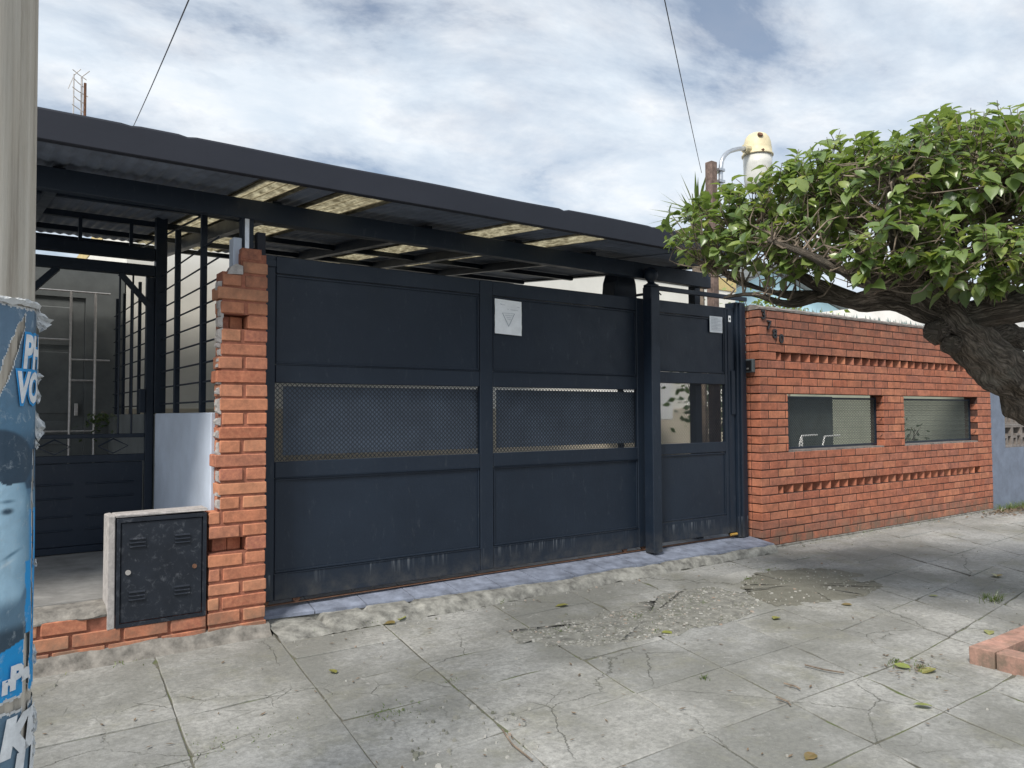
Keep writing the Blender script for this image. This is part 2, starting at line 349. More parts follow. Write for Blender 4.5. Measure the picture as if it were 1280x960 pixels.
def resample(pts, rads, step):
    P = [Vector(p) for p in pts]; out, ro = [], []
    for i in range(len(P) - 1):
        p0 = P[max(i - 1, 0)]; p1, p2 = P[i], P[i + 1]; p3 = P[min(i + 2, len(P) - 1)]
        n = max(1, int((p2 - p1).length / step))
        for k in range(n):
            t = k / n
            q = .5 * ((2 * p1) + (p2 - p0) * t + (2 * p0 - 5 * p1 + 4 * p2 - p3) * t * t + (3 * p1 - p0 - 3 * p2 + p3) * t ** 3)
            out.append(q); ro.append(rads[i] * (1 - t) + rads[i + 1] * t)
    out.append(P[-1]); ro.append(rads[-1]); return out, ro
_bc = {}
def brickobj(x0, x1, y0, y1, z0, z1, mat, parent, name='brick', rot=0., var=None):
    L, D, H = round(x1 - x0, 3), round(y1 - y0, 3), round(z1 - z0, 3); k = (L, D, H, mat, rng.randrange(5) if var is None else var)
    if k not in _bc:
        me = bpy.data.meshes.new('brick'); b = MB().box(-L / 2, L / 2, -D / 2, D / 2, -H / 2, H / 2)
        me.from_pydata(b.v, [], b.f); me.materials.append(M[mat]); bev(me, .004, 1, .0016, hash(k) % 999); _bc[k] = me
    o = bpy.data.objects.new(name, _bc[k]); link(o, parent, ((x0 + x1) / 2, (y0 + y1) / 2 + rng.uniform(-.0025, .0025), (z0 + z1) / 2))
    o.rotation_euler = (rng.uniform(-.006, .006), rng.uniform(-.006, .006), rot + rng.uniform(-.006, .006)); return o
def text_mesh(body, size, shear=0., offset=0., extrude=0.):
    c = bpy.data.curves.new('t', 'FONT'); c.body = body; c.size = size; c.shear = shear; c.offset = offset; c.extrude = extrude; c.resolution_u = 3; c.fill_mode = 'BOTH' if extrude else 'FRONT'
    o = bpy.data.objects.new('t', c); col.objects.link(o); bpy.context.view_layer.update()
    me = bpy.data.meshes.new_from_object(o.evaluated_get(bpy.context.evaluated_depsgraph_get()))
    bpy.data.objects.remove(o); bpy.data.curves.remove(c); return me
def expanded(x0, x1, z0, z1, y, cw, ch, t=.004, d=.004):
    b = MB(); nx = max(1, round((x1 - x0) / cw)); nz = max(1, round((z1 - z0) / ch)) * 2; cw = (x1 - x0) / nx; hz = (z1 - z0) / nz
    for i in range(nx):
        for sgn in (0, 1):
            o = len(b.v)
            for k in range(nz + 1):
                x = x0 + cw * (i + .5) + (1 if (k + sgn) % 2 else -1) * (cw * .5 - t * .35); z = z0 + hz * k
                for ax, ay in ((-t / 2, -d / 2), (t / 2, -d / 2), (t / 2, d / 2), (-t / 2, d / 2)): b.v.append((x + ax, y + ay + .0015 * sgn, z)); b.uv.append((0, 0))
            for k in range(nz):
                for j in range(4): b.f.append((o + k * 4 + j, o + k * 4 + (j + 1) % 4, o + (k + 1) * 4 + (j + 1) % 4, o + (k + 1) * 4 + j))
    return b

# ------------------------------------------------------------------ ground and pavement
tag(mk('ground', [(-900, -900, -.10), (900, -900, -.10), (900, 900, -.10), (-900, 900, -.10)], [(0, 1, 2, 3)], 'asphalt'), kind='structure')
pav = tag(MB().box(-6, 22, -6.2, .26, -.3, -.007).build('pavement', 'joint'), kind='structure')
XL = [-5.5, -4.2, -3.1, -2.4, -1.75, -1.1, -.42, .24, .89, 1.55, 2.2, 3.03, 3.72, 4.4, 4.95, 5.6, 6.2, 6.84, 7.5, 8.2, 8.95, 9.7, 10.5, 11.4, 12.5, 13.8, 15.4, 17.2, 19.5]
YL = [.03, -.22, -.55, -1.02, -1.47, -1.98, -2.48, -2.93, -3.42, -3.95, -4.6, -5.3, -6.1]
def warp(x, y):
    xx = x + (.05 + .058 * max(min(x, 9.), 0.)) * y
    return xx, y * (1 - .055 * max(0., min(xx, 10.) - 4.2) * min(1, abs(y) / .5))
PLX0, PLX1, PLY0, PLY1 = 4.27, 6.6, -4.6, -2.70        # tree pit
merge = {(10, 4), (11, 4), (10, 5), (11, 5), (12, 4)}
for i in range(len(XL) - 1):
    for j in range(len(YL) - 1):
        c = [warp(XL[i], YL[j]), warp(XL[i + 1], YL[j]), warp(XL[i + 1], YL[j + 1]), warp(XL[i], YL[j + 1])]
        cx = sum(p[0] for p in c) / 4; cy = sum(p[1] for p in c) / 4
        if PLX0 + .1 < cx < PLX1 and PLY0 < cy < PLY1 - .1: continue
        g = .0012 + rng.uniform(0, .0022); z = rng.uniform(-.003, .002)
        if j == 0: z -= .004
        tx, ty = rng.uniform(-.006, .006), rng.uniform(-.006, .006)
        def pt(u, v, inset, dz):
            a = Vector(c[0]).lerp(Vector(c[1]), u); b = Vector(c[3]).lerp(Vector(c[2]), u); p = a.lerp(b, v)
            q = Vector((cx, cy)); dd = q - p; p = p + dd.normalized() * inset * 1.4
            return (p.x, p.y, z + dz + tx * (p.x - cx) + ty * (p.y - cy))
        N = 4; per = [(k / N, 0) for k in range(N)] + [(1, k / N) for k in range(N)] + [(1 - k / N, 1) for k in range(N)] + [(0, 1 - k / N) for k in range(N)]
        n = len(per); wob = [g + rng.uniform(-.0012, .0025) + (rng.uniform(.004, .016) if rng.random() < .07 else 0) for _ in per]
        v = [pt(u, w, wob[k] + .003, 0) for k, (u, w) in enumerate(per)] + [pt(u, w, wob[k], -.003) for k, (u, w) in enumerate(per)] + [pt(u, w, wob[k], -.03) for k, (u, w) in enumerate(per)]
        f = [tuple(range(n))[::-1]] + [(a * n + k, a * n + (k + 1) % n, (a + 1) * n + (k + 1) % n, (a + 1) * n + k) for a in (0, 1) for k in range(n)]
        mk('paving_slab', v, f, 'slab', pav)
# worn patches in the paving: an earthy mortar patch and a field of broken concrete bits
def blob_sheet(name, px, mat, z0, parent, rise=.006, sub=7, amp=.05):
    P = [onZ(x, y, 0) for x, y in px]; P = [Vector((p.x, p.y)) for p in P]; out = []
    for i in range(len(P)):
        a, b = P[i], P[(i + 1) % len(P)]; p0, p3 = P[i - 1], P[(i + 2) % len(P)]
        for k in range(sub):
            t = k / sub; q = .5 * ((2 * a) + (b - p0) * t + (2 * p0 - 5 * a + 4 * b - p3) * t * t + (3 * a - p0 - 3 * b + p3) * t ** 3)
            q = q + Vector((noise.noise(Vector((q.x * 6, q.y * 6, 1))), noise.noise(Vector((q.x * 6, q.y * 6, 7))))) * amp + Vector((noise.noise(Vector((q.x * 23, q.y * 23, 2))), noise.noise(Vector((q.x * 23, q.y * 23, 5))))) * .045
            out.append(q)
    c = sum(out, Vector((0, 0))) / len(out); n = len(out); v = []; f = []
    for ring, s in enumerate((1., .97, .8, .5, .2)):
        for q in out:
            p = c + (q - c) * s; hgt = z0 + (0 if ring == 0 else rise + .006 * noise.noise(Vector((p.x * 5, p.y * 5, 3)))); v.append((p.x, p.y, hgt))
    for ring in range(4):
        for k in range(n): f.append((ring * n + k, ring * n + (k + 1) % n, (ring + 1) * n + (k + 1) % n, (ring + 1) * n + k))
    f.append(tuple(4 * n + k for k in range(n))); return mk(name, v, f, mat, parent, True), out
pt1, ppoly = blob_sheet('earth_patch', [(928, 728), (955, 716), (1010, 710), (1075, 717), (1100, 735), (1050, 750), (985, 757), (945, 748)], 'patch', -.001, None, .0035, 16, amp=.06)
tag(pt1, kind='structure')
def scatter_in(poly, n):
    xs = [p.x for p in poly]; ys = [p.y for p in poly]; out = []
    while len(out) < n:
        p = Vector((rng.uniform(min(xs), max(xs)), rng.uniform(min(ys), max(ys)))); ins = False
        for i in range(len(poly)):
            a, b = poly[i], poly[i - 1]
            if (a.y > p.y) != (b.y > p.y) and p.x < (b.x - a.x) * (p.y - a.y) / (b.y - a.y) + a.x: ins = not ins
        if ins: out.append(p)
    return out
gp, gpoly = blob_sheet('gravel_bed', [(632, 795), (665, 806), (740, 809), (800, 798), (870, 785), (935, 772), (945, 748), (905, 736), (850, 738), (790, 758), (700, 778)], 'rubble', .001, None, .004, amp=.11)
tag(gp, kind='structure')
_, gp2 = None, [onZ(x, y, 0).xy for x, y in ((560, 868), (640, 890), (700, 955), (620, 990), (520, 960), (500, 900))]
def stones(name, pts, lo, hi):
    b = MB()
    for p in pts:
        r = rng.uniform(lo, hi) * (.5 + rng.random() ** 2); a = rng.uniform(0, 6); h = r * rng.uniform(.15, .45)
        ring = [(p.x + r * rng.uniform(.6, 1.1) * math.cos(a + k * 1.257), p.y + r * rng.uniform(.6, 1.1) * math.sin(a + k * 1.257)) for k in range(5)]
        b.add([(x, y, -.002) for x, y in ring] + [(p.x + (x - p.x) * .7, p.y + (y - p.y) * .7, h + .004) for x, y in ring], [(5, 6, 7, 8, 9)] + [(k, (k + 1) % 5, 5 + (k + 1) % 5, 5 + k) for k in range(5)])
    return tag(b.build(name, 'stone'), kind='stuff')
stones('gravel', scatter_in(gpoly, 2600) + scatter_in([Vector(p) for p in gp2], 70) + scatter_in(ppoly, 260), .004, .014)
edge_pts = [Vector((rng.uniform(6.2, 11.2), -.03 - abs(rng.gauss(0, .06)))) for _ in range(130)] + [Vector((rng.uniform(0, 11), rng.uniform(-3.2, -.25))) for _ in range(170)] + [Vector((rng.uniform(1.5, 6.2), rng.uniform(-.34, -.25))) for _ in range(90)]
stones('concrete_crumbs', edge_pts, .003, .010)

# threshold in front of the gates: tiles on a rough concrete kerb
FYP = [(1.5, .12), (2.2, .02), (3.5, -.10), (4.6, -.09), (6.22, -.14)]
def fy(q): return float(np.interp(q, [p[0] for p in FYP], [p[1] for p in FYP]))
th = tag(MB().prism([(1.50, .30)] + [(p[0], p[1] + .01) for p in FYP] + [(6.22, .30)], 2, -.05, .052).build('gate_threshold', 'rough_kerb'), 'long low concrete threshold with lilac grey tiles under the dark gates', 'threshold')
x = 1.503
while x < 6.2:
    x2 = min(x + .327, 6.218)
    v = [(x + .002, fy(x), .055), (x2 - .002, fy(x2), .055), (x2 - .002, .29, .080), (x + .002, .29, .080)]
    v += [(v[0][0], v[0][1], .074), (v[1][0], v[1][1], .074), (v[2][0], .29, .128), (v[3][0], .29, .128)]
    mk('tile', v, [(3, 2, 1, 0), (4, 5, 6, 7), (0, 1, 5, 4), (1, 2, 6, 5), (2, 3, 7, 6), (3, 0, 4, 7)], 'tile', th); x += .330
v = []; f = []; NX, NP = 220, 11
for i in range(NX + 1):
    xx = 1.52 + (6.22 - 1.52) * i / NX; base = fy(xx); oy = -.215 + .03 * noise.noise(Vector((xx * 1.7, 0, 2)))
    if xx > 4.72: oy = -.185 + .015 * noise.noise(Vector((xx * 2.7, 0, 2)))
    gap = min(abs(xx - k) for k in (1.84, 2.13, 2.45, 4.72)); nick = .035 * max(0, 1 - gap / .03)
    hh = .070 - .022 * max(0, noise.noise(Vector((xx * 2.3, 5, 2)))) - (.02 if xx < 1.85 else 0)
    for k in range(NP):
        t = k / (NP - 1); y = base + .02 + (oy - base - .02) * t; z = hh * (1 - t ** 3.2) - .004
        j = noise.noise(Vector((xx * 9, t * 3, 0))) * .012 + noise.noise(Vector((xx * 34, t * 12, 4))) * .007
        v.append((xx, y + j, max(-.01, z + j * (.3 + .7 * min(1, t * 4)) - nick * (1 - t))))
for i in range(NX):
    for k in range(NP - 1): a = i * NP + k; f.append((a, a + NP, a + NP + 1, a + 1))
mk('rough_kerb', v, f, 'rough_kerb', th, True)

# ------------------------------------------------------------------ brick wall on the right
CO, CH, Z0 = .0815, .0715, .0185
WX0, WX1 = 6.23, 11.14
wins = [(6.672, 8.458), (8.905, 10.749)]
wall = thing('brick_garden_wall', 'long red brick garden wall with two mesh openings and zigzag brick bands', 'wall', (8.7, .12, 0))
core = MB(); DX0, DX1 = 6.505, 10.80
def rowz(k): return Z0 + CO * k
for za_, zb_ in ((0, rowz(6)), (rowz(7), rowz(11)), (rowz(18), rowz(22)), (rowz(23), rowz(28))): core.box(WX0 + .012, WX1 - .01, .0045, .165, za_, zb_ - .004)
for r in (6, 22):
    core.box(WX0 + .012, DX0 - .012, .0045, .165, rowz(r) - .004, rowz(r + 1)); core.box(DX1 + .012, WX1 - .01, .0045, .165, rowz(r) - .004, rowz(r + 1)); core.box(DX0 - .012, DX1 + .012, .145, .165, rowz(r) - .004, rowz(r + 1))
xs = [WX0 + .012] + [q for w in wins for q in (w[0] - .012, w[1] + .012)] + [WX1 - .01]
for a, b in zip(xs[::2], xs[1::2]): core.box(a, b, .0045, .165, rowz(11) - .004, rowz(18))
core.build('mortar', 'mortar', wall)
specs = []
for k in range(28):
    z = rowz(k); x = WX0 - (.1375 if k % 2 else 0)
    while x < WX1:
        segs = [(max(x, WX0), min(x + .262, WX1))]; x += .275
        if 11 <= k < 18:
            for w0, w1 in wins:
                ns = []
                for a, b in segs:
                    if a < w0: ns.append((a, min(b, w0)))
                    if b > w1: ns.append((max(a, w1), b))
                segs = ns
        if k in (6, 22): segs = [q for a, b in segs for q in ((a, min(b, DX0)), (max(a, DX1), b)) if q[1] - q[0] > .02 and (q[1] <= DX0 or q[0] >= DX1)]
        for a, b in segs:
            if b - a > .012: specs.append((a, b, 0., .112, z, z + CH, 0.))
    specs.append((WX0 + .001, WX0 + .118, .12, .168, z, z + CH, 0.))
    if k in (6, 22):
        t = DX0 + .075; 
        while t < DX1 - .05: specs.append((t - .057, t + .057, .006 + .0805 - .057, .006 + .0805 + .057, z - .003, z + CH + .006, math.pi / 4)); t += .1625
specs.sort(key=lambda s: (Vector(((s[0] + s[1]) / 2, s[2], s[4])) - CAM).length)
for i, s in enumerate(specs):
    if i < 298: brickobj(*s[:6], 'brick', wall, rot=s[6])
rest = MB()
for s in specs[298:]:
    b = MB().box(-(s[1] - s[0]) / 2, (s[1] - s[0]) / 2, -(s[3] - s[2]) / 2, (s[3] - s[2]) / 2, -(s[5] - s[4]) / 2, (s[5] - s[4]) / 2)
    m = Matrix.Translation(((s[0] + s[1]) / 2, (s[2] + s[3]) / 2 + rng.uniform(-.0025, .0025), (s[4] + s[5]) / 2)) @ Matrix.Rotation(s[6] + rng.uniform(-.006, .006), 4, 'Z') @ Matrix.Rotation(rng.uniform(-.005, .005), 4, 'Y')
    rest.add([m @ Vector(v) for v in b.v], b.f)
ro = tag(rest.build('far_bricks', 'brick', wall), kind='stuff'); bev(ro.data, .004, 1, .0012, 3)
# cement coping, uneven, with bits of broken glass set in it
v = []; f = []; N = 110
for i in range(N + 1):
    x = WX0 - .006 + (WX1 - WX0 + .012) * i / N
    for k, (y, z) in enumerate(((-.004, 2.296), (-.006, 2.315), (.03, 2.335), (.09, 2.35), (.15, 2.335), (.176, 2.31), (.173, 2.292))):
        n_ = noise.noise(Vector((x * 6, k * 1.3, 5))); v.append((x, y + .006 * n_, z + (.012 * n_ if 0 < k < 6 else 0)))
for i in range(N):
    for k in range(6): a = i * 7 + k; f.append((a, a + 7, a + 8, a + 1))
f += [tuple(range(7))[::-1], tuple(N * 7 + k for k in range(7))]
cp = mk('coping', v, f, 'coping', wall)
g_ = NG('broken_glass'); M['glass'] = g_.fin((.20, .26, .25), .12, 0, .6)
b = MB()
for i in range(230):
    x = rng.uniform(WX0 + .01, WX1 - .02); y = rng.uniform(.03, .14); h = rng.uniform(.012, .055); w = rng.uniform(.004, .012); a = rng.uniform(0, 3.1); dx_, dy_ = w * math.cos(a), w * math.sin(a); lx = rng.uniform(-.01, .01)
    b.add([(x - dx_, y - dy_, 2.33), (x + dx_, y + dy_, 2.33), (x + dy_ * .4, y - dx_ * .4, 2.33), (x + lx, y, 2.34 + h)], [(0, 1, 3), (1, 2, 3), (2, 0, 3)])
tag(b.build('glass_shards', 'glass', wall), kind='stuff')
# openings: dark frame, expanded metal, cement sill
for w0, w1 in wins:
    zt, zb = rowz(18), rowz(11) - .006
    sill = MB().prism([(w0, zb - .004), (w1, zb - .004), (w1, zb + .012), (w0, zb + .016)], 1, .004, .166).build('sill', 'coping', wall)
    fr = MB(); y0, y1 = .085, .108
    fr.box(w0 + .004, w0 + .022, y0, y1, zb + .02, zt - .02); fr.box(w1 - .024, w1 - .004, y0, y1, zb + .02, zt - .02); fr.box(w0 + .022, w1 - .024, y0, y1, zb + .02, zb + .04); fr.box(w0 + .022, w1 - .024, y0, y1, zt - .05, zt - .03)
    fo = fr.build('mesh_frame', 'paint', wall)
    expanded(w0 + .022, w1 - .024, zb + .04, zt - .05, .097, .031, .062, .0050, .003).build('expanded_metal', 'mesh2', fo)
    for k in range(3):
        zz = zb + .1 + .18 * k; MB().tube([(w1 - .012, .07, zz), (w1 - .016, .045, zz + .01), (w1 - .006, .02, zz + .035), (w1 + .004, .03, zz + .055)], .003, 5).build('bent_wire', 'black', fo)
box('foundation', WX0 - .01, WX1 + .02, -.012, .175, -.05, .016, 'skirt', wall, .004)
# house number, one thing per digit
for ch, px_, py_ in (('3', 954, 392.5), ('7', 960.5, 405), ('8', 968, 416), ('0', 976, 422)):
    me = text_mesh(ch, .15, 0, .004, .006); o = bpy.data.objects.new('house_number', me); me.materials.append(M['black'])
    p = onY(px_, py_, 0); link(o, None, (p.x - .04, -.008, p.z - .05)); o.rotation_euler = (math.pi / 2, rng.uniform(-.08, .1), 0); o.scale = (.9, .82, 1)
    tag(o, 'small black metal digit %s screwed to the brick wall corner' % {'3': 'three', '7': 'seven', '8': 'eight', '0': 'zero'}[ch], 'house number', 'house number digits')
ic = thing('intercom', 'small grey plastic intercom box on the brick wall end', 'intercom', (6.22, .1, 1.68))
box('housing', 6.185, 6.228, .045, .15, 1.685, 1.815, 'intercom', ic, .006); box('speaker_panel', 6.178, 6.184, .058, .137, 1.70, 1.80, 'black', ic, .002); box('call_button', 6.172, 6.178, .085, .11, 1.715, 1.73, 'alu', ic, .002)

# ------------------------------------------------------------------ brick pillar on the left with gas cabinet and low wall
pil = thing('brick_pillar', 'narrow broken-edged orange brick pillar left of the dark sliding gate', 'pillar', (1.35, .07, 0))
PX1 = 1.498
core = MB().box(1.235, PX1 - .008, .008, .14, .05, .505).box(1.235, PX1 - .008, .008, .14, .588, 1.806).box(1.39, PX1 - .008, .008, .14, .505, .588).box(1.175, 1.39, .118, .14, .505, .588).box(1.175, 1.235, .008, .14, .05, .505).box(1.175, 1.235, .008, .14, .588, .74)
core.box(1.39, PX1 - .008, .008, .14, 1.806, 2.26).box(1.235, 1.39, .118, .14, 1.806, 1.892).box(1.235, 1.39, .008, .14, 1.892, 2.14).box(1.34, 1.39, .008, .14, 2.14, 2.26)
core.build('mortar', 'mortar_old', pil)
rows = 28
for k in range(rows):
    z = .022 + .0815 * k; zt = z + .066 + rng.uniform(-.003, .004)
    xl = 1.213 + rng.uniform(-.012, .02) + (.012 if k % 2 else 0)
    if k < 9: xl = 1.168 + rng.uniform(0, .006)
    if k == 27: brickobj(1.345, 1.462, .002, .13, z, zt, 'brick_old', pil); continue
    if k == 26: brickobj(1.352, PX1, .0, .13, z, zt, 'brick_old', pil); continue
    if k in (6, 22):                                   # open pocket with a diagonal brick inside
        brickobj(1.382, PX1, 0, .13, z - .004, zt + .006, 'brick_old', pil); brickobj(1.20 if k == 6 else 1.235, 1.290, .070, .112, z - .004, zt + .004, 'brick_old', pil, rot=.22); brickobj(1.296, 1.372, .080, .114, z - .004, zt + .004, 'brick_old', pil, rot=.1); continue
    if k % 2 == 0: 
        if k < 9 and k > 1: brickobj(xl, xl + .06, 0, .13, z, zt, 'brick_old', pil); brickobj(xl + .078, PX1 + rng.uniform(-.004, .004), -.001, .13, z, zt, 'brick_old', pil)
        else: brickobj(xl, PX1 + rng.uniform(-.005, .004), 0, .13, z, zt, 'brick_old', pil)
    else:
        m_ = 1.352 + rng.uniform(-.012, .012); brickobj(xl, m_, 0, .13, z, zt, 'brick_old', pil); brickobj(m_ + .022, PX1 + rng.uniform(-.005, .004), .001, .13, z, zt, 'brick_old', pil)
chips = MB()
for k in range(9, 27):                                 # ragged plaster left where a wall was torn off
    z = .022 + .0815 * k
    for q in range(2):
        zz = z + rng.uniform(0, .06); hx = rng.uniform(.002, .010); hz = rng.uniform(.010, .034); x0 = 1.217 + rng.uniform(-.008, .008)
        if k >= 26: x0 += .13
        pr = [(x0 + .02, zz - hz), (x0 - hx * .4, zz - hz * .6), (x0 - hx, zz + rng.uniform(-.01, .01)), (x0 - hx * .2, zz + hz * .8), (x0 + .022, zz + hz)]
        chips.prism(pr, 1, rng.uniform(.006, .016), .06)
for zz, x0 in ((2.16, 1.30),): chips.prism([(x0 + .05, zz - .03), (x0 - .04, zz - .035), (x0 - .02, zz + .01), (x0 + .01, zz + .03), (x0 + .05, zz + .02)], 1, -.004, .06)
tag(chips.build('plaster_edge', 'plaster_chip', pil), kind='stuff')
v = []; f = []
for i in range(61):
    x = -2 + (1.52 + 2) * i / 60
    for k, (y, z) in enumerate(((.03, .075), (-.006, .07), (-.02, .03), (-.05, .004), (-.07, -.012))):
        n_ = noise.noise(Vector((x * 5, k, 2))); v.append((x, y + .012 * n_, z + .018 * n_ * (k < 4)))
for i in range(60):
    for k in range(4): a = i * 5 + k; f.append((a, a + 5, a + 6, a + 1))
lw = thing('low_brick_wall', 'knee-high broken brick wall below the dark gas cabinet', 'wall', (.3, .08, 0))
mk('cement_skirt', v, f, 'skirt', lw, True)
MB().box(-2, 1.165, .012, .16, -.02, .235).build('mortar', 'mortar_old', lw)
for k in range(3):
    z = .022 + .078 * k; x = -2.0 + (.11 if k % 2 else 0)
    while x < 1.15:
        b_ = min(x + .225 + rng.uniform(-.03, .02), 1.16)
        if not (k == 2 and b_ > .66):
            if k == 2 and b_ > .60: b_ = .66
            if b_ - x > .05: brickobj(x, b_, 0, .13, z, z + .066, 'brick_old', lw)
        x = b_ + .016
v = []; f = []
for i in range(71):
    x = -2 + 2.665 * i / 70
    for k, (y, z) in enumerate(((.002, .236), (.0, .247), (.02, .262), (.045, .285), (.16, .298))):
        n_ = noise.noise(Vector((x * 8, k * .7, 9))) + .5 * noise.noise(Vector((x * 25, k, 1))); v.append((x, y + .022 * n_ * (k < 4), z + .008 * n_ * (0 < k < 4)))
for i in range(70):
    for k in range(4): a = i * 5 + k; f.append((a, a + 5, a + 6, a + 1))
mk('mortar_top', v, f, 'skirt', lw)

gb = thing('gas_meter_cabinet', 'dark scuffed metal gas meter cabinet in a grey plastered box by the pillar', 'meter cabinet', (.92, .08, .15))
sur = MB().box(.655, .694, .0, .16, .16, .765).box(.694, 1.17, .012, .16, .752, .768).box(.694, 1.17, .09, .16, .16, .752).build('plaster_box', 'plaster_chip', gb); 
bev(sur.data, .006, 1, .003, 4)
fr = MB().box(.698, .716, -.004, .09, .165, .745).box(1.138, 1.158, -.004, .09, .165, .745).box(.716, 1.138, -.004, .09, .725, .745).box(.716, 1.138, -.004, .09, .165, .185).build('frame', 'gasdoor', gb)
dr = box('door', .719, 1.135, .002, .014, .188, .722, 'gasdoor', gb, .003)
for xa in (.80, 1.03):
    for za2 in (.30, .585):
        vt = MB()
        for q in range(3): vt.prism([(.002, za2 + .02 * q), (-.007, za2 + .004 + .02 * q), (.002, za2 + .013 + .02 * q)], 0, xa - .04, xa + .04)
        vt.build('louvre_vent', 'gasdoor', dr)
MB().tube([(.755, .004, .455), (.755, -.004, .455)], .014, 12).build('lock', 'alu', dr); MB().tube([(1.095, .004, .45), (1.095, -.002, .45)], .013, 9).build('rust_spot', 'rust', dr)

# recessed entrance: floor, side partition with grille, blue gate, house behind
tag(MB().prism([(-3, .16), (1.21, .16), (1.21, 4.0), (-3, 4.0)], 2, .0, .305).build('entrance_floor', 'floor'), kind='structure')
tag(MB().prism([(1.34, .30), (11.2, .30), (11.2, 4.0), (1.34, 4.0)], 2, -.05, .10).build('yard_floor', 'floor'), kind='structure')
par = thing('partition_wall', 'smooth pale grey plastered partition wall behind the brick pillar', 'wall', (1.27, 2, .0))
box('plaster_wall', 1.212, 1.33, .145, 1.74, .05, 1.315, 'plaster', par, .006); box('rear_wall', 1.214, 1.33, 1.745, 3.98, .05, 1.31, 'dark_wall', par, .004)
gr = thing('side_grille', 'dark blue bar grille standing on the pale partition wall', 'grille', (1.25, .9, 1.315))
for y in (.50, 1.22): box('bar', 1.232, 1.268, y - .018, y + .018, 1.316, 2.62, 'paint', gr, .002)
box('grille_post', 1.21, 1.29, 1.76, 1.84, 1.316, 2.90, 'paint', gr, .003)
for z in (1.385, 1.51, 1.63, 1.76, 1.88, 2.0, 2.12, 2.245, 2.37): MB().tube([(1.25, .15, z), (1.25, 1.76, z)], .006, 6).build('rail', 'paint', gr)
gr2 = thing('rear_grille', 'dense dark bar grille on the partition behind the entrance gate', 'grille', (1.25, 2.9, 1.315))
for y in (2.02, 2.31, 2.63, 3.0, 3.4, 3.8): box('bar', 1.238, 1.262, y - .016, y + .016, 1.311, 2.45, 'paint', gr2, .002)
for z in (1.38, 1.51, 1.64, 1.77, 1.90, 2.03, 2.16, 2.29): MB().tube([(1.25, 1.86, z), (1.25, 3.97, z)], .006, 6).build('rail', 'paint', gr2)
eg = thing('entrance_gate', 'dark blue entrance gate with diamond band in the recessed porch', 'gate', (.3, 1.8, .31))
EY = 1.80
pn = box('lower_panel', -1.2, 1.14, EY, EY + .02, .36, .955, 'paint', eg, .003)
for a, b_ in ((-.35, .12), (.22, .68), (.76, 1.08)):
    for zz in (.47, .57, .70, .80): box('raised_rib', a, b_, EY - .010, EY - .001, zz, zz + .012, 'paint', pn, .003)
box('middle_rail', -1.2, 1.15, EY - .012, EY + .03, .958, 1.012, 'paint', eg); box('upper_rail', -1.2, 1.15, EY - .012, EY + .03, 1.135, 1.165, 'paint', eg); box('bottom_rail', -1.2, 1.15, EY - .012, EY + .03, .31, .358, 'paint', eg)
box('gate_stile', 1.152, 1.208, EY - .015, EY + .035, .31, 2.36, 'paint', eg)
for cxx in (-.6, -.2, .18, .56, .94):
    MB().tube([(cxx - .1, EY + .01, 1.074), (cxx, EY + .01, 1.128), (cxx + .1, EY + .01, 1.074), (cxx, EY + .01, 1.020), (cxx - .1, EY + .01, 1.074)], .006, 5, False).build('diamond', 'paint', eg)
for xx in (.97, 1.06): MB().tube([(xx, EY + .01, 1.165), (xx, EY + .01, 2.37)], .007, 6).build('bar', 'paint', eg)
box('lock_box', 1.11, 1.15, EY - .03, EY + .04, 1.32, 1.5, 'paint', eg)
box('lintel', -1.6, 1.208, EY - .03, EY + .05, 2.37, 2.45, 'paint', eg); box('upper_beam', -1.6, 1.208, EY - .03, EY + .05, 2.492, 2.58, 'paint', eg)
MB().tube([(1.19, EY, 2.12), (.97, EY, 2.37)], .03, 4).build('corner_brace', 'paint', eg); MB().tube([(.30, EY, 2.08), (.56, EY, 2.37)], .03, 4).build('corner_brace', 'paint', eg)
for xx in (.30, .70, 1.04): box('stub_post', xx - .012, xx + .012, EY - .01, EY + .015, 2.582, 2.76, 'paint', eg, .002)
# house of the recessed porch
ph = thing('porch_house', 'shaded grey house front with panelled door behind the entrance gate', 'house', (-.5, 4.2, .3))
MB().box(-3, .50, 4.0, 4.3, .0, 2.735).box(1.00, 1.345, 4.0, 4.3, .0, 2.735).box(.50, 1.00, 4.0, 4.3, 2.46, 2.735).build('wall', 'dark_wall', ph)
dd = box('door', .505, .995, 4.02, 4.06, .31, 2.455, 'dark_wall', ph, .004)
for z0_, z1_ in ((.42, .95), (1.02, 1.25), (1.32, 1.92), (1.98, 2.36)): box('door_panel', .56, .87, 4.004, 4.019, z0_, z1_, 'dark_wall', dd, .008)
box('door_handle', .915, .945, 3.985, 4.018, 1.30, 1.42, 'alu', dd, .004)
wg = thing('door_grille', 'thin pale bar frame in front of the porch house door', 'grille', (.95, 3.9, .31))
for xx in (.86, 1.07): MB().tube([(xx, 3.88, .31), (xx, 3.88, 2.50)], .012, 6).build('upright', 'alu', wg)
for zz, a, b_ in ((2.50, .56, 1.20), (2.03, .45, .86), (1.84, .86, 1.2), (1.64, .86, 1.07), (1.15, .45, 1.07)): MB().tube([(a, 3.88, zz), (b_, 3.88, zz)], .009, 6).build('crossbar', 'alu', wg)
b = MB()
for i in range(90):
    p = Vector((1.08 + rng.gauss(0, .05), 3.55 + rng.gauss(0, .12), 1.33 - abs(rng.gauss(0, .09)))); a = rng.uniform(0, 6); q = Vector((math.cos(a), math.sin(a), -.6)) * .06; w = Vector((-math.sin(a), math.cos(a), 0)) * .015
    b.add([p, p + q * .5 + w, p + q, p + q * .5 - w], [(0, 1, 2, 3)])
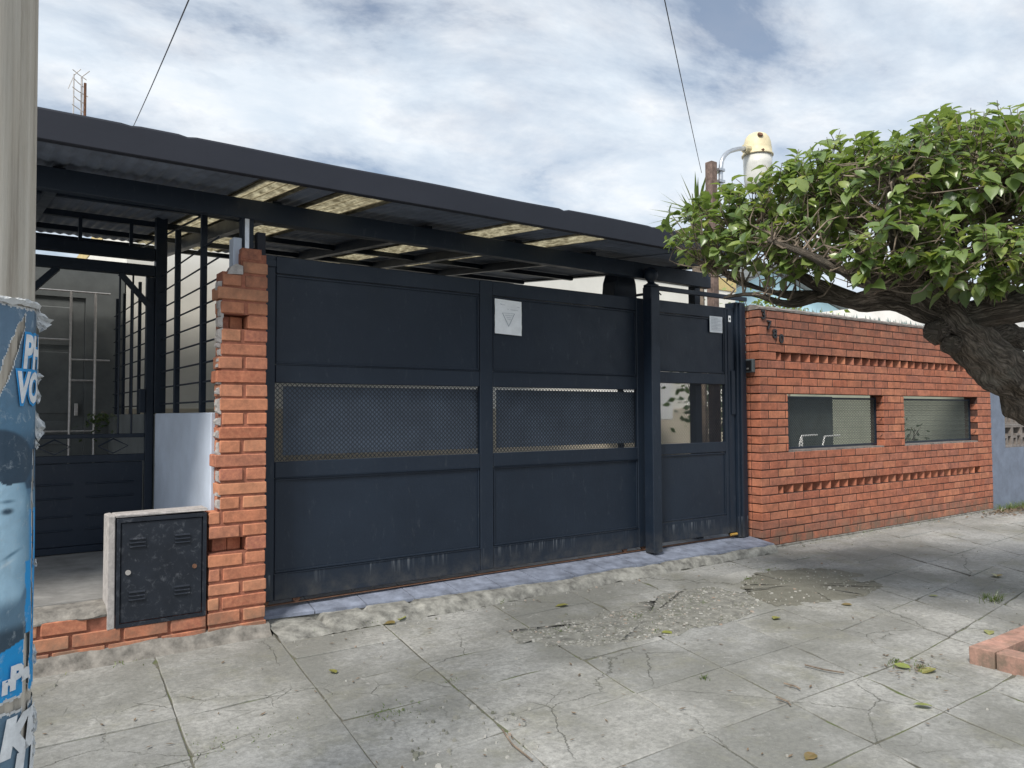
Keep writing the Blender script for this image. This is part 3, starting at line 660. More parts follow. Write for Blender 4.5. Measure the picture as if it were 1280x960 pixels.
hp = thing('hanging_plant', 'small green plant trailing over the porch partition wall', 'plant', (1.1, 3.55, 1.2)); tag(b.build('foliage', 'leaf_d', hp), kind='stuff')
MB().tube([(1.14, 3.55, 1.312), (1.10, 3.55, 1.34), (1.06, 3.55, 1.26)], .006, 5).build('stem', 'twig', hp)
# main house behind the carport
mh = thing('cream_house', 'cream rendered house front with ochre top band behind the carport', 'house', (6, 6, 0))
MB().box(1.36, 11.0, 4.0, 9.5, .0, 3.40).build('wall', 'house', mh); box('ochre_band', 1.355, 11.02, 3.985, 9.52, 3.403, 3.62, 'trim', mh, .01)
box('base_band', 1.365, 11.0, 3.975, 3.998, .05, 1.37, 'beige', mh, .004)
pw = tag(MB().box(11.25, 11.4, .26, 7.0, .0, 2.25).build('party_wall', 'party'), 'olive grey side wall seen through the brick wall openings', 'wall')

# ------------------------------------------------------------------ sliding gate
def sheet_panel(name, x0, x1, z0, z1, y, parent, bead=.012):
    p = box(name, x0, x1, y + .012, y + .018, z0, z1, 'paint', parent, .0)
    m = MB(); 
    for a in ((x0 + .004, x1 - .004, z0 + .004, z0 + .004 + bead), (x0 + .004, x1 - .004, z1 - .004 - bead, z1 - .004)): m.box(a[0], a[1], y + .003, y + .0118, a[2], a[3])
    for a in ((x0 + .004, x0 + .004 + bead), (x1 - .004 - bead, x1 - .004)): m.box(a[0], a[1], y + .003, y + .0118, z0 + .005 + bead, z1 - .005 - bead)
    o = m.build('bead', 'paint', p); bev(o.data, .002); return p
sg = thing('sliding_gate', 'large dark blue sheet metal sliding gate with two mesh windows', 'gate', (3.2, .19, .13))
GY = .16; g0, g1 = .150, 2.298
def frame(name, x0, x1, z0, z1, par, y=GY, d=.045): return box(name, x0, x1, y, y + d, z0, z1, 'paint', par, .004)
frame('stile', 1.505, 1.600, g0, g1, sg); frame('stile', 3.130, 3.244, g0 + .002, g1, sg, GY - .003); frame('stile', 4.752, 4.862, g0, g1, sg)
for a, b_ in ((1.602, 3.128), (3.246, 4.750)):
    frame('top_rail', a, b_, 2.188, g1 - .001, sg); frame('window_rail', a, b_, 1.500, 1.615, sg); frame('sill_rail', a, b_, .905, 1.006, sg); frame('bottom_rail', a, b_, g0, .312, sg)
    sheet_panel('upper_panel', a, b_, 1.617, 2.186, GY, sg); sheet_panel('lower_panel', a, b_, .314, .903, GY, sg)
    expanded(a + .003, b_ - .003, 1.009, 1.498, GY + .016, .0315, .064, .0056, .003).build('expanded_metal', 'mesh', sg)
    w = MB().box(a + .0, b_ - .0, GY - .005, GY - .0005, 1.612, 1.620).box(a, b_, GY - .005, GY - .0005, .900, .907).box(a, b_, GY - .005, GY - .0005, .308, .316).build('weld_seam', 'paint', sg); bev(w.data, .002, 1, .0015, 5)
    box('backing_sheet', a + .070, b_ + .12, GY + .062, GY + .066, 1.042, 1.482, 'backing', sg, .0)
for a, b_ in ((1.55, 1.75), (4.6, 4.82)): 
    for xw in (a, b_): MB().tube([(xw, GY + .012, .148), (xw, GY + .033, .148)], .025, 14).build('wheel', 'rust', sg)
box('latch_block', 1.505, 1.60, GY - .012, GY - .001, 2.225, 2.27, 'paint', sg, .003)
tr_ = box('gate_track', 1.50, 6.05, .165, .205, .119, .1225, 'rust', None, .001); tag(tr_, 'thin rusty steel floor track under the dark gates', 'track')
pm = thing('domed_motor_cover', 'dark domed cover sticking up behind the sliding gate beside the post', 'motor cover', (4.80, .40, 2.1))
prof = [(.0, 2.575), (.055, 2.565), (.10, 2.53), (.125, 2.46), (.135, 2.36), (.14, 2.10)]
pl = [(x_, z_) for x_, z_ in [(-r, z) for r, z in prof[::-1]] + prof[1:]]
MB().prism([(4.80 + a, z) for a, z in pl], 1, .34, .50).build('cover', 'paint', pm); MB().box(4.66, 4.94, .335, .505, 2.06, 2.10).build('base', 'paint', pm); MB().box(4.78, 4.82, .40, .44, .10, 2.06).build('support', 'paint', pm)
MB().tube([(4.94, .38, 2.36), (5.0, .30, 2.37), (5.05, .24, 2.39)], .012, 6).build('arm', 'paint', pm)
MB().tube([(4.83, .36, 2.56), (4.86, .3, 2.60), (5.02, .12, 2.34)], .006, 5).build('hose', 'black', pm)

# ------------------------------------------------------------------ gate post with ball, pedestrian gate, jamb
gp_ = thing('gate_post', 'dark square steel gate post topped with a ball between the gates', 'post', (4.84, .07, .11))
box('shaft', 4.79, 4.895, .02, .125, .112, 2.385, 'paint', gp_, .005)
MB().lathe((4.843, .072, 2.386), [(.066, 0), (.066, .018), (.045, .026), (.03, .04), (.03, .055), (.048, .068), (.06, .09), (.063, .11), (.056, .14), (.038, .163), (.012, .172)], 20).build('ball_finial', 'paint', gp_, True)
pg = thing('pedestrian_gate', 'narrow dark blue pedestrian gate with one mesh window', 'gate', (5.48, .16, .15))
PY = .14
frame('stile', 4.905, 5.00, .165, 2.300, pg, PY); frame('stile', 5.895, 6.03, .165, 2.300, pg, PY)
frame('top_rail', 5.002, 5.893, 2.19, 2.299, pg, PY); frame('window_rail', 5.002, 5.893, 1.565, 1.665, pg, PY); frame('sill_rail', 5.002, 5.893, .93, 1.025, pg, PY); frame('bottom_rail', 5.002, 5.893, .165, .335, pg, PY)
sheet_panel('upper_panel', 5.002, 5.893, 1.667, 2.188, PY, pg); sheet_panel('lower_panel', 5.002, 5.893, .337, .928, PY, pg)
expanded(5.005, 5.89, 1.028, 1.563, PY + .016, .0315, .064, .0056, .003).build('expanded_metal', 'mesh', pg)
box('edge_strip', 5.935, 5.945, PY - .006, PY - .001, .2, 2.29, 'paint', pg, .001); box('lock_plate', 5.975, 6.028, PY - .012, PY - .001, 1.28, 1.70, 'paint', pg, .003)
hg = MB().tube([(5.93, PY - .01, .150), (6.02, PY - .01, .150)], .012, 8).build('hinge', 'yellow_hinge', pg)
jp = thing('jamb_post', 'dark blue steel jamb post against the brick wall end', 'post', (6.13, .17, .11))
box('shaft', 6.04, 6.178, .115, .25, .112, 2.36, 'paint', jp, .004); box('stop_strip', 6.075, 6.105, .098, .1145, .112, 2.35, 'paint', jp, .002)
tb = box('overhead_bar', 4.897, 6.17, .085, .112, 2.372, 2.412, 'paint', None, .003); tag(tb, 'dark horizontal steel bar over the pedestrian gate', 'bar')
# notices taped to the gates
def paper(x0, x1, z0, z1, y, label, tri):
    v = []; f = []; n = 8
    for i in range(n + 1):
        for k in range(n + 1):
            u, w = i / n, k / n; x = x0 + (x1 - x0) * u; z = z0 + (z1 - z0) * w - .008 * u * (1 if tri else 0)
            v.append((x, y - .002 - .0035 * abs(noise.noise(Vector((x * 14, z * 14, 1)))) - (.004 if k in (2, 5) and tri else 0) * .5, z))
    for i in range(n):
        for k in range(n): a = i * (n + 1) + k; f.append((a, a + n + 1, a + n + 2, a + 1))
    o = mk('paper_notice', v, f, 'paper'); tag(o, label, 'notice')
    m = MB(); L = lambda ax, az, bx, bz, t=.0022: m.tube([(x0 + (x1 - x0) * ax, y - .0075, z0 + (z1 - z0) * az), (x0 + (x1 - x0) * bx, y - .0075, z0 + (z1 - z0) * bz)], t, 4)
    if tri:
        L(.27, .60, .50, .22); L(.50, .22, .72, .60); L(.27, .60, .72, .60, .0012)
        for zz, a, c in ((.54, .36, .64), (.48, .42, .6), (.43, .45, .57), (.84, .2, .36), (.86, .18, .25), (.80, .82, .92), (.72, .45, .50), (.71, .56, .84)): L(a, zz, c, zz - .005, .0013)
    else:
        for q in range(9): L(.12, .88 - .09 * q, .88 if q % 3 else .6, .88 - .09 * q, .0012)
    m.build('print', 'pencil', o)
paper(3.262, 3.512, 1.905, 2.168, GY, 'square white paper notice with a pointed triangle drawing on the sliding gate', True)
paper(5.680, 5.862, 2.052, 2.205, PY, 'small white paper notice on the pedestrian gate', False)
st_ = box('sticker', 5.952, 5.985, PY - .004, PY - .001, 2.165, 2.225, 'paper', None, .0); tag(st_, 'tiny white sticker at the edge of the pedestrian gate', 'sticker'); box('print', 5.960, 5.977, PY - .0055, PY - .0042, 2.185, 2.205, 'intercom', st_, 0)

# ------------------------------------------------------------------ carport roof
cpt = thing('carport', 'dark metal carport roof with yellowed translucent panels above the gates', 'carport', (2.2, 1.6, 0))
RS = .094
def rz(y): return 2.60 + RS * (y + .38)
FY = -.40; CXL, CXR = -2.0, 5.58
v = []; f = []; N = 170
for i in range(N + 1):                                  # fascia: folded sheet, slightly wavy, nibbled upper edge
    x = CXL + (CXR - CXL) * i / N; w = .006 * noise.noise(Vector((x * 1.1, 0, 0))); t = 2.757 + .012 * noise.noise(Vector((x * .9, 3, 0))) - (rng.uniform(.004, .012) if rng.random() < .03 else 0)
    for y, z in ((.045, 2.607), (.004, 2.607), (0, 2.611), (0, t - .01), (.004, t), (.03, t), (.03, t - .05)): v.append((x, FY + y + w, z))
for i in range(N):
    for k in range(6): a = i * 7 + k; f.append((a, a + 7, a + 8, a + 1))
mk('fascia', v, f, 'fascia', cpt)
def corr(name, x0, x1, y0, y1, mat, lift=0.):
    n = int((x1 - x0) / .0125); v = []; f = []
    for i in range(n + 1):
        x = x0 + (x1 - x0) * i / n; a = .0055 * math.sin(x / .075 * 2 * math.pi)
        for y in (y0, y1): v.append((x, y, rz(y) + .014 + lift + a)); v.append((x, y, rz(y) + .0165 + lift + a))
    for i in range(n): a = i * 4; f += [(a, a + 4, a + 6, a + 2), (a + 1, a + 3, a + 7, a + 5), (a, a + 1, a + 5, a + 4), (a + 2, a + 6, a + 7, a + 3)]
    return mk(name, v, f, mat, cpt)
xb = [(-2., -1.05, 0), (-1.05, -.1, 0), (-.1, .62, 0), (.62, 1.37, 0), (1.37, 1.60, 1), (1.60, 1.83, 0), (1.83, 2.14, 1), (2.14, 3.10, 0), (3.10, 3.38, 1), (3.38, 3.70, 0), (3.70, 3.97, 1), (3.97, 4.80, 0), (4.80, 5.55, 0)]
for i, (a, b_, s) in enumerate(xb): corr('translucent_panel' if s else 'roof_sheet', a - .02, b_ + .02, -.37, 3.62, 'frp' if s else 'roof', .004 * (i % 2))
v = []; b = MB()                                        # front beam, sagging slightly to the right
b.prism([(CXL, 2.53), (5.70, 2.462), (5.70, 2.598), (CXL, 2.642)], 1, .13, .20); bo = b.build('front_beam', 'paint', cpt); bev(bo.data, .004)
for X in (-.9, .42, 1.62, 2.72, 3.52, 4.3, 5.50):
    d = .10 if X == 1.62 else (.02 if X == 5.50 else .075)
    MB().prism([(.205, rz(.205) - d), (3.62, rz(3.62) - d), (3.62, rz(3.62)), (.205, rz(.205))], 0, X - .03, X + .03).build('rafter', 'paint', cpt)
for Y in (.92, 1.85, 2.75, 3.55):
    for q, (xa, xz) in enumerate(zip((-2., -.87, .45, 1.65, 2.75, 3.55, 4.33), (-.93, .39, 1.59, 2.69, 3.49, 4.27, 5.47))): MB().box(xa, xz, Y, Y + .04, rz(Y) - .045, rz(Y) - .002).build('purlin', 'paint', cpt)
pp = box('post', 1.385, 1.455, .142, .212, .10, 2.53, 'paint', cpt, .003); box('angle_strip', 1.398, 1.425, .132, .1415, 2.20, 2.50, 'steel', pp, .001)
box('post', 5.62, 5.70, .26, .34, .10, 2.50, 'paint', cpt, .003)
box('stub_bracket', 1.478, 1.530, .145, .20, 2.20, 2.43, 'fascia', cpt, .002); box('old_plaster_stub', 1.31, 1.36, .06, .15, 2.18, 2.36, 'plaster', cpt, .004)
MB().tube([(1.33, .3, 2.62), (1.33, 3.4, 2.86)], .008, 5).build('conduit', 'black', cpt)

# ------------------------------------------------------------------ television aerial, cables, lamp
an = thing('tv_aerial', 'tall old aluminium television aerial above the carport roof', 'aerial', (1.17, 6, 3.62))
MB().tube([(1.19, 6, 3.62), (1.185, 6, 5.38)], .016, 6).build('mast', 'rust', an); MB().tube([(1.145, 6.0, 4.2), (1.15, 6.02, 5.46)], .011, 6).build('boom', 'alu', an); MB().tube([(1.06, 5.95, 4.4), (1.058, 5.95, 5.44)], .008, 5).build('boom', 'alu', an)
for q in range(8): zz = 4.72 + .105 * q; MB().tube([(1.04 - .015 * (q % 2), 5.75, zz - .04), (1.10, 5.95, zz), (1.20 + .02 * (q % 3), 6.2, zz + .045)], .0055, 5).build('element', 'alu', an)
MB().tube([(1.06, 5.95, 5.43), (1.13, 5.95, 5.52)], .006, 5).build('element', 'alu', an); MB().tube([(1.15, 6., 5.45), (1.23, 6., 5.54)], .006, 5).build('element', 'alu', an); MB().tube([(1.06, 5.95, 5.43), (1.0, 5.95, 5.25)], .005, 5).build('element', 'alu', an)
def cable(p0, p1, sag, r, lab):
    p0, p1 = Vector(p0), Vector(p1); pts = [p0.lerp(p1, t / 14) - Vector((0, 0, sag * 4 * (t / 14) * (1 - t / 14))) for t in range(15)]
    tag(MB().tube(pts, r, 6).build('overhead_cable', 'wire'), lab, 'cable')
cable(onY(160, 172, 4.2), onY(262, -62, -1.5), .02, .0033, 'thin overhead cable rising from the roof beside the aerial')
cable(onY(877, 216, .6), onY(812, -90, -2.5), .015, .0028, 'thin overhead cable rising from the wooden lamp post')
lp = thing('yard_lamp', 'old cream bell-shaped street lamp on a curved steel arm', 'lamp', (6.30, .6, 0))
LZ = Vector((7.07, .6, 0))
box('wooden_post', 6.255, 6.345, .56, .65, .10, 3.90, 'wood_old', lp, .006)
pts, rr = resample([(6.385, .55, 3.62), (6.385, .55, 3.80), (6.41, .55, 3.93), (6.52, .56, 4.035), (6.70, .58, 4.11), (6.90, .6, 4.165)], [.024] * 6, .03)
MB().tube(pts, rr, 10).build('arm', 'steel', lp, True)
for z in (3.68, 3.80): box('clamp', 6.33, 6.415, .515, .66, z, z + .03, 'steel', lp, .003)
hd = MB().lathe((7.07, .6, 0), [(.168, 4.105), (.170, 4.122), (.157, 4.126), (.152, 4.19), (.144, 4.25), (.128, 4.305), (.10, 4.342), (.065, 4.36), (.02, 4.367)], 28).build('lamp_head', 'lamp_body', lp, True)
MB().tube([(6.84, .6, 4.15), (6.96, .6, 4.165)], .045, 10).build('socket', 'lamp_body', hd); MB().tube([(6.985, .50, 4.30), (6.98, .49, 4.31)], .03, 9).build('rust_spot', 'rust', hd); MB().tube([(6.985, .48, 4.125), (6.98, .455, 4.125)], .016, 8).build('bolt', 'rust', hd)
MB().lathe((7.07, .6, 0), [(.10, 3.72), (.135, 3.76), (.147, 3.85), (.152, 4.0), (.156, 4.104)], 28).build('diffuser', 'white_glass', lp, True)

# ------------------------------------------------------------------ things behind the walls
def spray(name, label, cat, c, n, spread, size, mat, up=.3, stem=True, group=None):
    t = thing(name, label, cat, (c[0], c[1], .10), group); b = MB()
    for _ in range(n):
        p = Vector(c) + Vector((rng.gauss(0, spread[0]), rng.gauss(0, spread[1]), rng.gauss(0, spread[2]))); d = Vector((rng.gauss(0, 1), rng.gauss(0, 1), rng.gauss(up, .6))).normalized() * size * rng.uniform(.6, 1.2)
        w = d.cross(Vector((rng.gauss(0, 1), rng.gauss(0, 1), rng.gauss(0, 1)))).normalized() * d.length * .28
        b.add([p, p + d * .4 + w, p + d, p + d * .4 - w], [(0, 1, 2, 3)])
    tag(b.build('crown', mat, t), kind='stuff')
    m = MB()
    for q in range(5): m.tube([(c[0] + .02 * q - .04, c[1], .10), (c[0] + rng.uniform(-.12, .12), c[1] + rng.uniform(-.1, .1), c[2] * .6), (c[0] + rng.gauss(0, spread[0]), c[1] + rng.gauss(0, spread[1]), c[2] + spread[2])], [.022, .016, .005], 5)
    m.build('stem', 'twig', t); return t
spray('garden_shrub', 'leafy dark shrub seen through the pedestrian gate mesh', 'shrub', (7.85, 2.0, 1.55), 320, (.22, .2, .3), .12, 'leaf_d')
spray('garden_shrub', 'yellow green shrub showing just above the brick wall', 'shrub', (9.6, 2.1, 2.72), 300, (.6, .15, .16), .10, 'leaf2')
spray('garden_shrub', 'wiry dark bush behind the second brick wall opening', 'shrub', (10.35, .75, .95), 90, (.2, .15, .14), .07, 'leaf_d')
yk = thing('yucca', 'spiky sword-leaved plant beside the wooden lamp post', 'plant', (6.75, 1.2, .1))
MB().tube([(6.75, 1.2, .1), (6.78, 1.2, 1.9), (6.76, 1.2, 3.55)], [.09, .07, .06], 8).build('trunk', 'twig', yk)
for i in range(70):
    a = rng.uniform(0, 6.28); e = rng.uniform(-.25, 1.25); L = rng.uniform(.4, .6); d = Vector((math.cos(a) * math.cos(e), math.sin(a) * math.cos(e), math.sin(e))); s = Vector((-math.sin(a), math.cos(a), 0)) * .018; p = Vector((6.76, 1.2, 3.50 + rng.uniform(-.1, .08)))
    mk('blade', [p - s * .6, p + s * .6, p + d * L * .5 + s, p + d * L * .5 - s, p + d * L - Vector((0, 0, .03))], [(0, 1, 2, 3), (3, 2, 4)], 'grass', yk)
scr = box('dark_screen', 8.15, 10.2, 1.70, 1.74, .10, 1.52, 'dark_cloth', None, .004); tag(scr, 'dark blue screen panel standing behind the first brick wall opening', 'screen')
chr_ = thing('garden_chair', 'white tubular garden chair behind the first brick wall opening', 'chair', (8.9, 1.35, .1))
for y in (1.18, 1.52):
    MB().tube([(8.72, y, .10), (8.66, y, .98)], .011, 6).build('leg', 'white_paint', chr_); MB().tube([(8.98, y, .10), (9.02, y, .62), (9.16, y, .985)], .011, 6).build('leg', 'white_paint', chr_); MB().tube([(9.16, y, .985), (9.52, y, .99)], .011, 6).build('armrest', 'white_paint', chr_)
box('seat', 8.70, 9.12, 1.17, 1.53, .55, .575, 'white_paint', chr_, .006)
wb = box('white_cabinet', 7.55, 8.62, 3.3, 3.7, 1.20, 1.75, 'white_paint', None, .01); tag(wb, 'white metal box hung on the yard wall behind the pedestrian gate', 'box')
MB().box(7.6, 8.5, 3.7, 3.972, 1.25, 1.7).build('bracket', 'white_paint', wb)
lb = thing('light_blue_house', 'light blue gabled house far behind the brick wall', 'house', (13.6, 6, 0))
MB().prism([(11.9, 0), (16.2, 0), (16.2, 3.5), (13.3, 4.2), (11.9, 3.6)], 1, 5.0, 9.0).build('wall', 'lightblue', lb); MB().prism([(11.7, 3.52), (13.3, 4.22), (16.5, 3.45), (16.5, 3.53), (13.3, 4.31), (11.7, 3.60)], 1, 4.8, 9.2).build('roof', 'dark_wall', lb)
wh = tag(MB().box(12.6, 21, 1.6, 9, 0, 3.1).build('white_building', 'white_wall'), 'plain white rendered building beyond the blue grey wall', 'building')
# neighbour's wall with perforated blocks
nw = thing('neighbour_wall', 'blue grey rendered boundary wall with a panel of pierced blocks', 'wall', (12.6, .08, 0))
MB().box(11.15, 11.55, .0, .16, -.02, 1.92).box(11.55, 12.75, .0, .16, -.02, .80).box(11.55, 12.75, .0, .16, 1.42, 1.92).box(12.75, 15.2, .0, .16, -.02, 1.92).build('render', 'neigh', nw)
for i in range(4):
    for k in range(2):
        x0, z0 = 11.555 + .299 * i, .803 + .309 * k; m = MB(); t = .03; s, h = .293, .303
        m.box(x0, x0 + s, .03, .13, z0, z0 + t); m.box(x0, x0 + s, .03, .13, z0 + h - t, z0 + h); m.box(x0, x0 + t, .03, .13, z0 + t, z0 + h - t); m.box(x0 + s - t, x0 + s, .03, .13, z0 + t, z0 + h - t)
        m.box(x0 + s * .42, x0 + s * .55, .032, .128, z0 + t, z0 + h * .62); m.box(x0 + t, x0 + s * .42, .032, .128, z0 + h * .42, z0 + h * .52); m.box(x0 + s * .55, x0 + s - t, .032, .128, z0 + h * .52, z0 + h * .62)
        m.build('pierced_block', 'coping', nw)

# ------------------------------------------------------------------ street tree in its brick-edged pit
pit = thing('tree_pit_edging', 'red brick edging round the bare tree pit in the pavement', 'kerb', (5.4, -3.6, 0))
so_ = tag(MB().box(PLX0 + .10, PLX1, PLY0, PLY1 - .11, -.08, .035).build('pit_soil', 'soil'), kind='structure')
y = PLY1
x = PLX0
while x < PLX1: brickobj(x, x + .23, PLY1 - .12, PLY1, -.03, .085, 'red_edge', pit); x += .236
y = PLY1 - .128
while y > PLY0: brickobj(PLX0, PLX0 + .115, y - .225, y, -.03, .085, 'red_edge', pit); y -= .232
tree = thing('street_tree', 'leaning street tree with gnarled trunk and flat clipped crown of glossy leaves', 'tree', (5.75, -3.05, .03))
tb_ = MB()
def limb(pts, rads, n=14, jit=.16, step=.035):
    p, r = resample(pts, rads, step); tb_.tube(p, r, n, True, jit); return p
T = [Vector((5.80, -3.10, .0)), Vector((5.72, -3.03, .45)), at(1400, 585, 4.62), at(1330, 528, 4.5), at(1268, 476, 4.4), at(1222, 432, 4.33), at(1195, 404, 4.3), at(1176, 384, 4.3)]
limb(T, [.22, .165, .148, .134, .126, .122, .128, .09], 40, .36, .014)
fork = at(1200, 402, 4.3)
limbs = []
def L_(pts, rads, **k): P = limb([Vector(p) for p in pts], rads, **k); limbs.append((P, rads)); return P
L_([fork, at(1160, 384, 4.32), at(1115, 372, 4.4), at(1065, 377, 4.5), at(1020, 371, 4.6), at(970, 366, 4.75), at(925, 352, 4.9), at(885, 330, 5.0)], [.11, .095, .085, .046, .030, .024, .016, .009], n=22, jit=.5)
L_([at(1170, 378, 4.3), at(1120, 350, 4.25), at(1090, 352, 4.2), at(1050, 338, 4.2), at(1010, 318, 4.2), at(960, 300, 4.3)], [.09, .075, .050, .030, .020, .009], n=18, jit=.5)
L_([at(1195, 395, 4.3), at(1188, 345, 4.25), at(1196, 300, 4.2), at(1185, 240, 4.2)], [.085, .065, .045, .02], n=12)
L_([fork, at(1232, 392, 4.25), at(1270, 385, 4.2), at(1320, 360, 4.2), at(1390, 330, 4.3), at(1480, 290, 4.5)], [.10, .085, .075, .06, .045, .02], n=18, jit=.4)
L_([at(1215, 425, 4.34), at(1250, 412, 4.5), at(1290, 425, 4.7), at(1350, 400, 4.9), at(1420, 330, 5.0)], [.08, .07, .06, .045, .02], n=14, jit=.35)
L_([at(1110, 368, 4.38), at(1085, 322, 4.5), at(1060, 285, 4.6), at(1040, 240, 4.7)], [.075, .045, .03, .012], n=10)
L_([at(1130, 360, 4.3), at(1125, 315, 4.1), at(1110, 275, 4.05), at(1120, 215, 4.0)], [.07, .045, .028, .012], n=10)
L_([at(1065, 375, 4.5), at(1000, 345, 4.65), at(965, 318, 4.8), at(935, 285, 5.0)], [.05, .03, .02, .01], n=10)
L_([at(1240, 388, 4.25), at(1248, 340, 4.15), at(1240, 290, 4.1), at(1260, 215, 4.1)], [.07, .05, .035, .012], n=10)
L_([at(1150, 375, 4.3), at(1160, 330, 4.5), at(1150, 280, 4.7), at(1170, 220, 4.8)], [.07, .045, .03, .012], n=10)
L_([at(1020, 371, 4.6), at(985, 380, 4.55), at(940, 368, 4.6), at(905, 372, 4.7)], [.035, .022, .014, .008], n=8)
for q in ((1172, 415, 4.24, .06), (1190, 430, 4.22, .045)): # healed stumps on the trunk
    p = at(*q[:3]); tb_.tube([p + ray(1172, 415) * .08, p, p - ray(1172, 415) * .04 - Vector((.05, 0, .0))], [q[3] * 1.4, q[3] * 1.15, q[3] * .75], 12, True, .25)
trunk = tb_.build('trunk', 'bark', tree, True, True)
# crown volume: flattened clumps standing where the clipped canopy is
blobs = []
for px_, py_, d_, r_, fl in ((880, 290, 5.0, .26, .8), (925, 285, 4.85, .32, .85), (985, 262, 4.7, .34, .8), (1045, 245, 4.5, .36, .85), (1110, 250, 4.25, .40, .85), (1180, 235, 4.15, .40, .9), (1250, 232, 4.1, .44, .92), (1330, 235, 4.1, .48, .9), (1420, 250, 4.2, .5, .8), (1510, 270, 4.4, .45, .8),
        (1010, 262, 5.1, .34, .8), (1090, 240, 5.0, .40, .85), (1180, 228, 4.9, .42, .9), (1280, 222, 4.8, .46, .9), (1400, 240, 4.9, .5, .8), (1010, 300, 4.35, .24, .7), (1130, 300, 3.9, .24, .6), (1230, 320, 3.8, .24, .6), (950, 318, 4.6, .22, .7), (880, 315, 4.9, .2, .7), (1330, 320, 3.9, .28, .6), (1055, 325, 4.15, .16, .6), (1165, 335, 3.95, .18, .55), (1265, 335, 3.9, .2, .55), (905, 335, 4.9, .13, .6), (1000, 338, 4.4, .15, .6), (1095, 345, 4.05, .15, .6), (1205, 350, 3.95, .15, .6), (1275, 352, 3.9, .15, .6)):
    blobs.append((at(px_, py_, d_), r_, r_ * fl))
def leaf_mesh(seed):
    r = random.Random(seed); bend = r.uniform(.1, .4); fold = r.uniform(.2, .45); v = []; prof = [(0, .01), (.18, .26), (.42, .36), (.68, .27), (.88, .11), (1., .004)]
    for t, w in prof:
        z = -bend * t * t; 
        for s in (-1, 0, 1): v.append((s * w * math.cos(fold), t, z + abs(s) * w * math.sin(fold) + (.03 * math.sin(t * 9 + s) if s else 0)))
    f = []
    for i in range(5):
        for s in (0, 1): a = i * 3 + s; f.append((a, a + 1, a + 4, a + 3))
    return v, f
LV = [leaf_mesh(i) for i in range(6)]
LM = []
for v, f in LV:
    me = bpy.data.meshes.new('leaf'); me.from_pydata(v, [], f); me.materials.append(M['leaf']); me.polygons.foreach_set('use_smooth', [True] * len(f)); LM.append(me)
leaves = []; twigs = MB()
allp = [p for P, _ in limbs for p in P[len(P) // 4:]]
def add_twig(tip, outd):
    near = min(rng.sample(allp, 40), key=lambda q: (q - tip).length + .5 * max(0, q.z - tip.z))
    mid = near.lerp(tip, .55) + Vector((rng.gauss(0, .05), rng.gauss(0, .05), rng.gauss(-.02, .04)))
    L = (near - tip).length; pts, rr = resample([near, near.lerp(mid, .5) + Vector((rng.gauss(0, .03), rng.gauss(0, .03), rng.gauss(0, .03))), mid, tip], [.006 + .004 * L, .0052, .0038, .002], .05)
    twigs.tube(pts, rr, 4, False); return pts
for c, r, rz_ in blobs:
    n = int(80 * (r / .35) ** 2)
    for _ in range(n):
        while True:
            d = Vector((rng.gauss(0, 1), rng.gauss(0, 1), rng.gauss(.25, 1))).normalized()
            if d.z > -.45 or rng.random() < .25: break
        s = rng.uniform(.72, 1.04); tip = c + Vector((d.x * r, d.y * r, d.z * rz_)) * s
        if rng.random() < .75: pts = add_twig(tip, d)
        shoot = (d + Vector((0, 0, .7)) + Vector((rng.gauss(0, .4), rng.gauss(0, .4), 0))).normalized(); ln = rng.uniform(.05, .14)
        twigs.tube([tip - shoot * ln * .6, tip + shoot * ln * .5], [.0028, .0016], 4, False)
        for k in range(rng.randint(3, 5)):
            p = tip + shoot * ln * (rng.random() - .55); a = rng.uniform(0, 6.28)
            u = shoot.orthogonal().normalized(); w = shoot.cross(u); out = (u * math.cos(a) + w * math.sin(a)) * .9 + shoot * rng.uniform(.0, .7) + d * .3
            yv = (out + Vector((0, 0, -.25))).normalized(); zv = (Vector((0, 0, 1)) * .8 + shoot * .5 + d * .4); zv = (zv - yv * yv.dot(zv)).normalized(); xv = yv.cross(zv)
            m = Matrix((xv, yv, zv)).transposed().to_4x4(); m.translation = p; sz = rng.choice((rng.uniform(.035, .065), rng.uniform(.06, .10), rng.uniform(.065, .105)))
            leaves.append((m, sz))
tag(twigs.build('twigs', 'twig', tree), kind='stuff')
def inframe(p):
    q = RM @ (p - CAM); x = 640 + FOC * q.x / q.z; y = 480 - FOC * q.y / q.z; return 0 < x < 1275 and 0 < y < 600
order = sorted(range(len(leaves)), key=lambda i: (0 if inframe(leaves[i][0].translation) else 1, (leaves[i][0].translation - CAM).length / leaves[i][1]))
V = []; F = []
for i in order[300:]:
    m, s = leaves[i]; v, f = LV[i % 6]; o = len(V); V += [tuple(m @ (Vector(p) * s)) for p in v]; F += [tuple(a + o for a in q) for q in f]
crown = mk('crown', V, F, 'leaf', tree, True); tag(crown, kind='stuff')
for i in order[:300]:
    m, s = leaves[i]; o = bpy.data.objects.new('leaf', LM[i % 6]); link(o, crown, m.translation); o.rotation_euler = m.to_euler(); o.scale = (s, s, s)

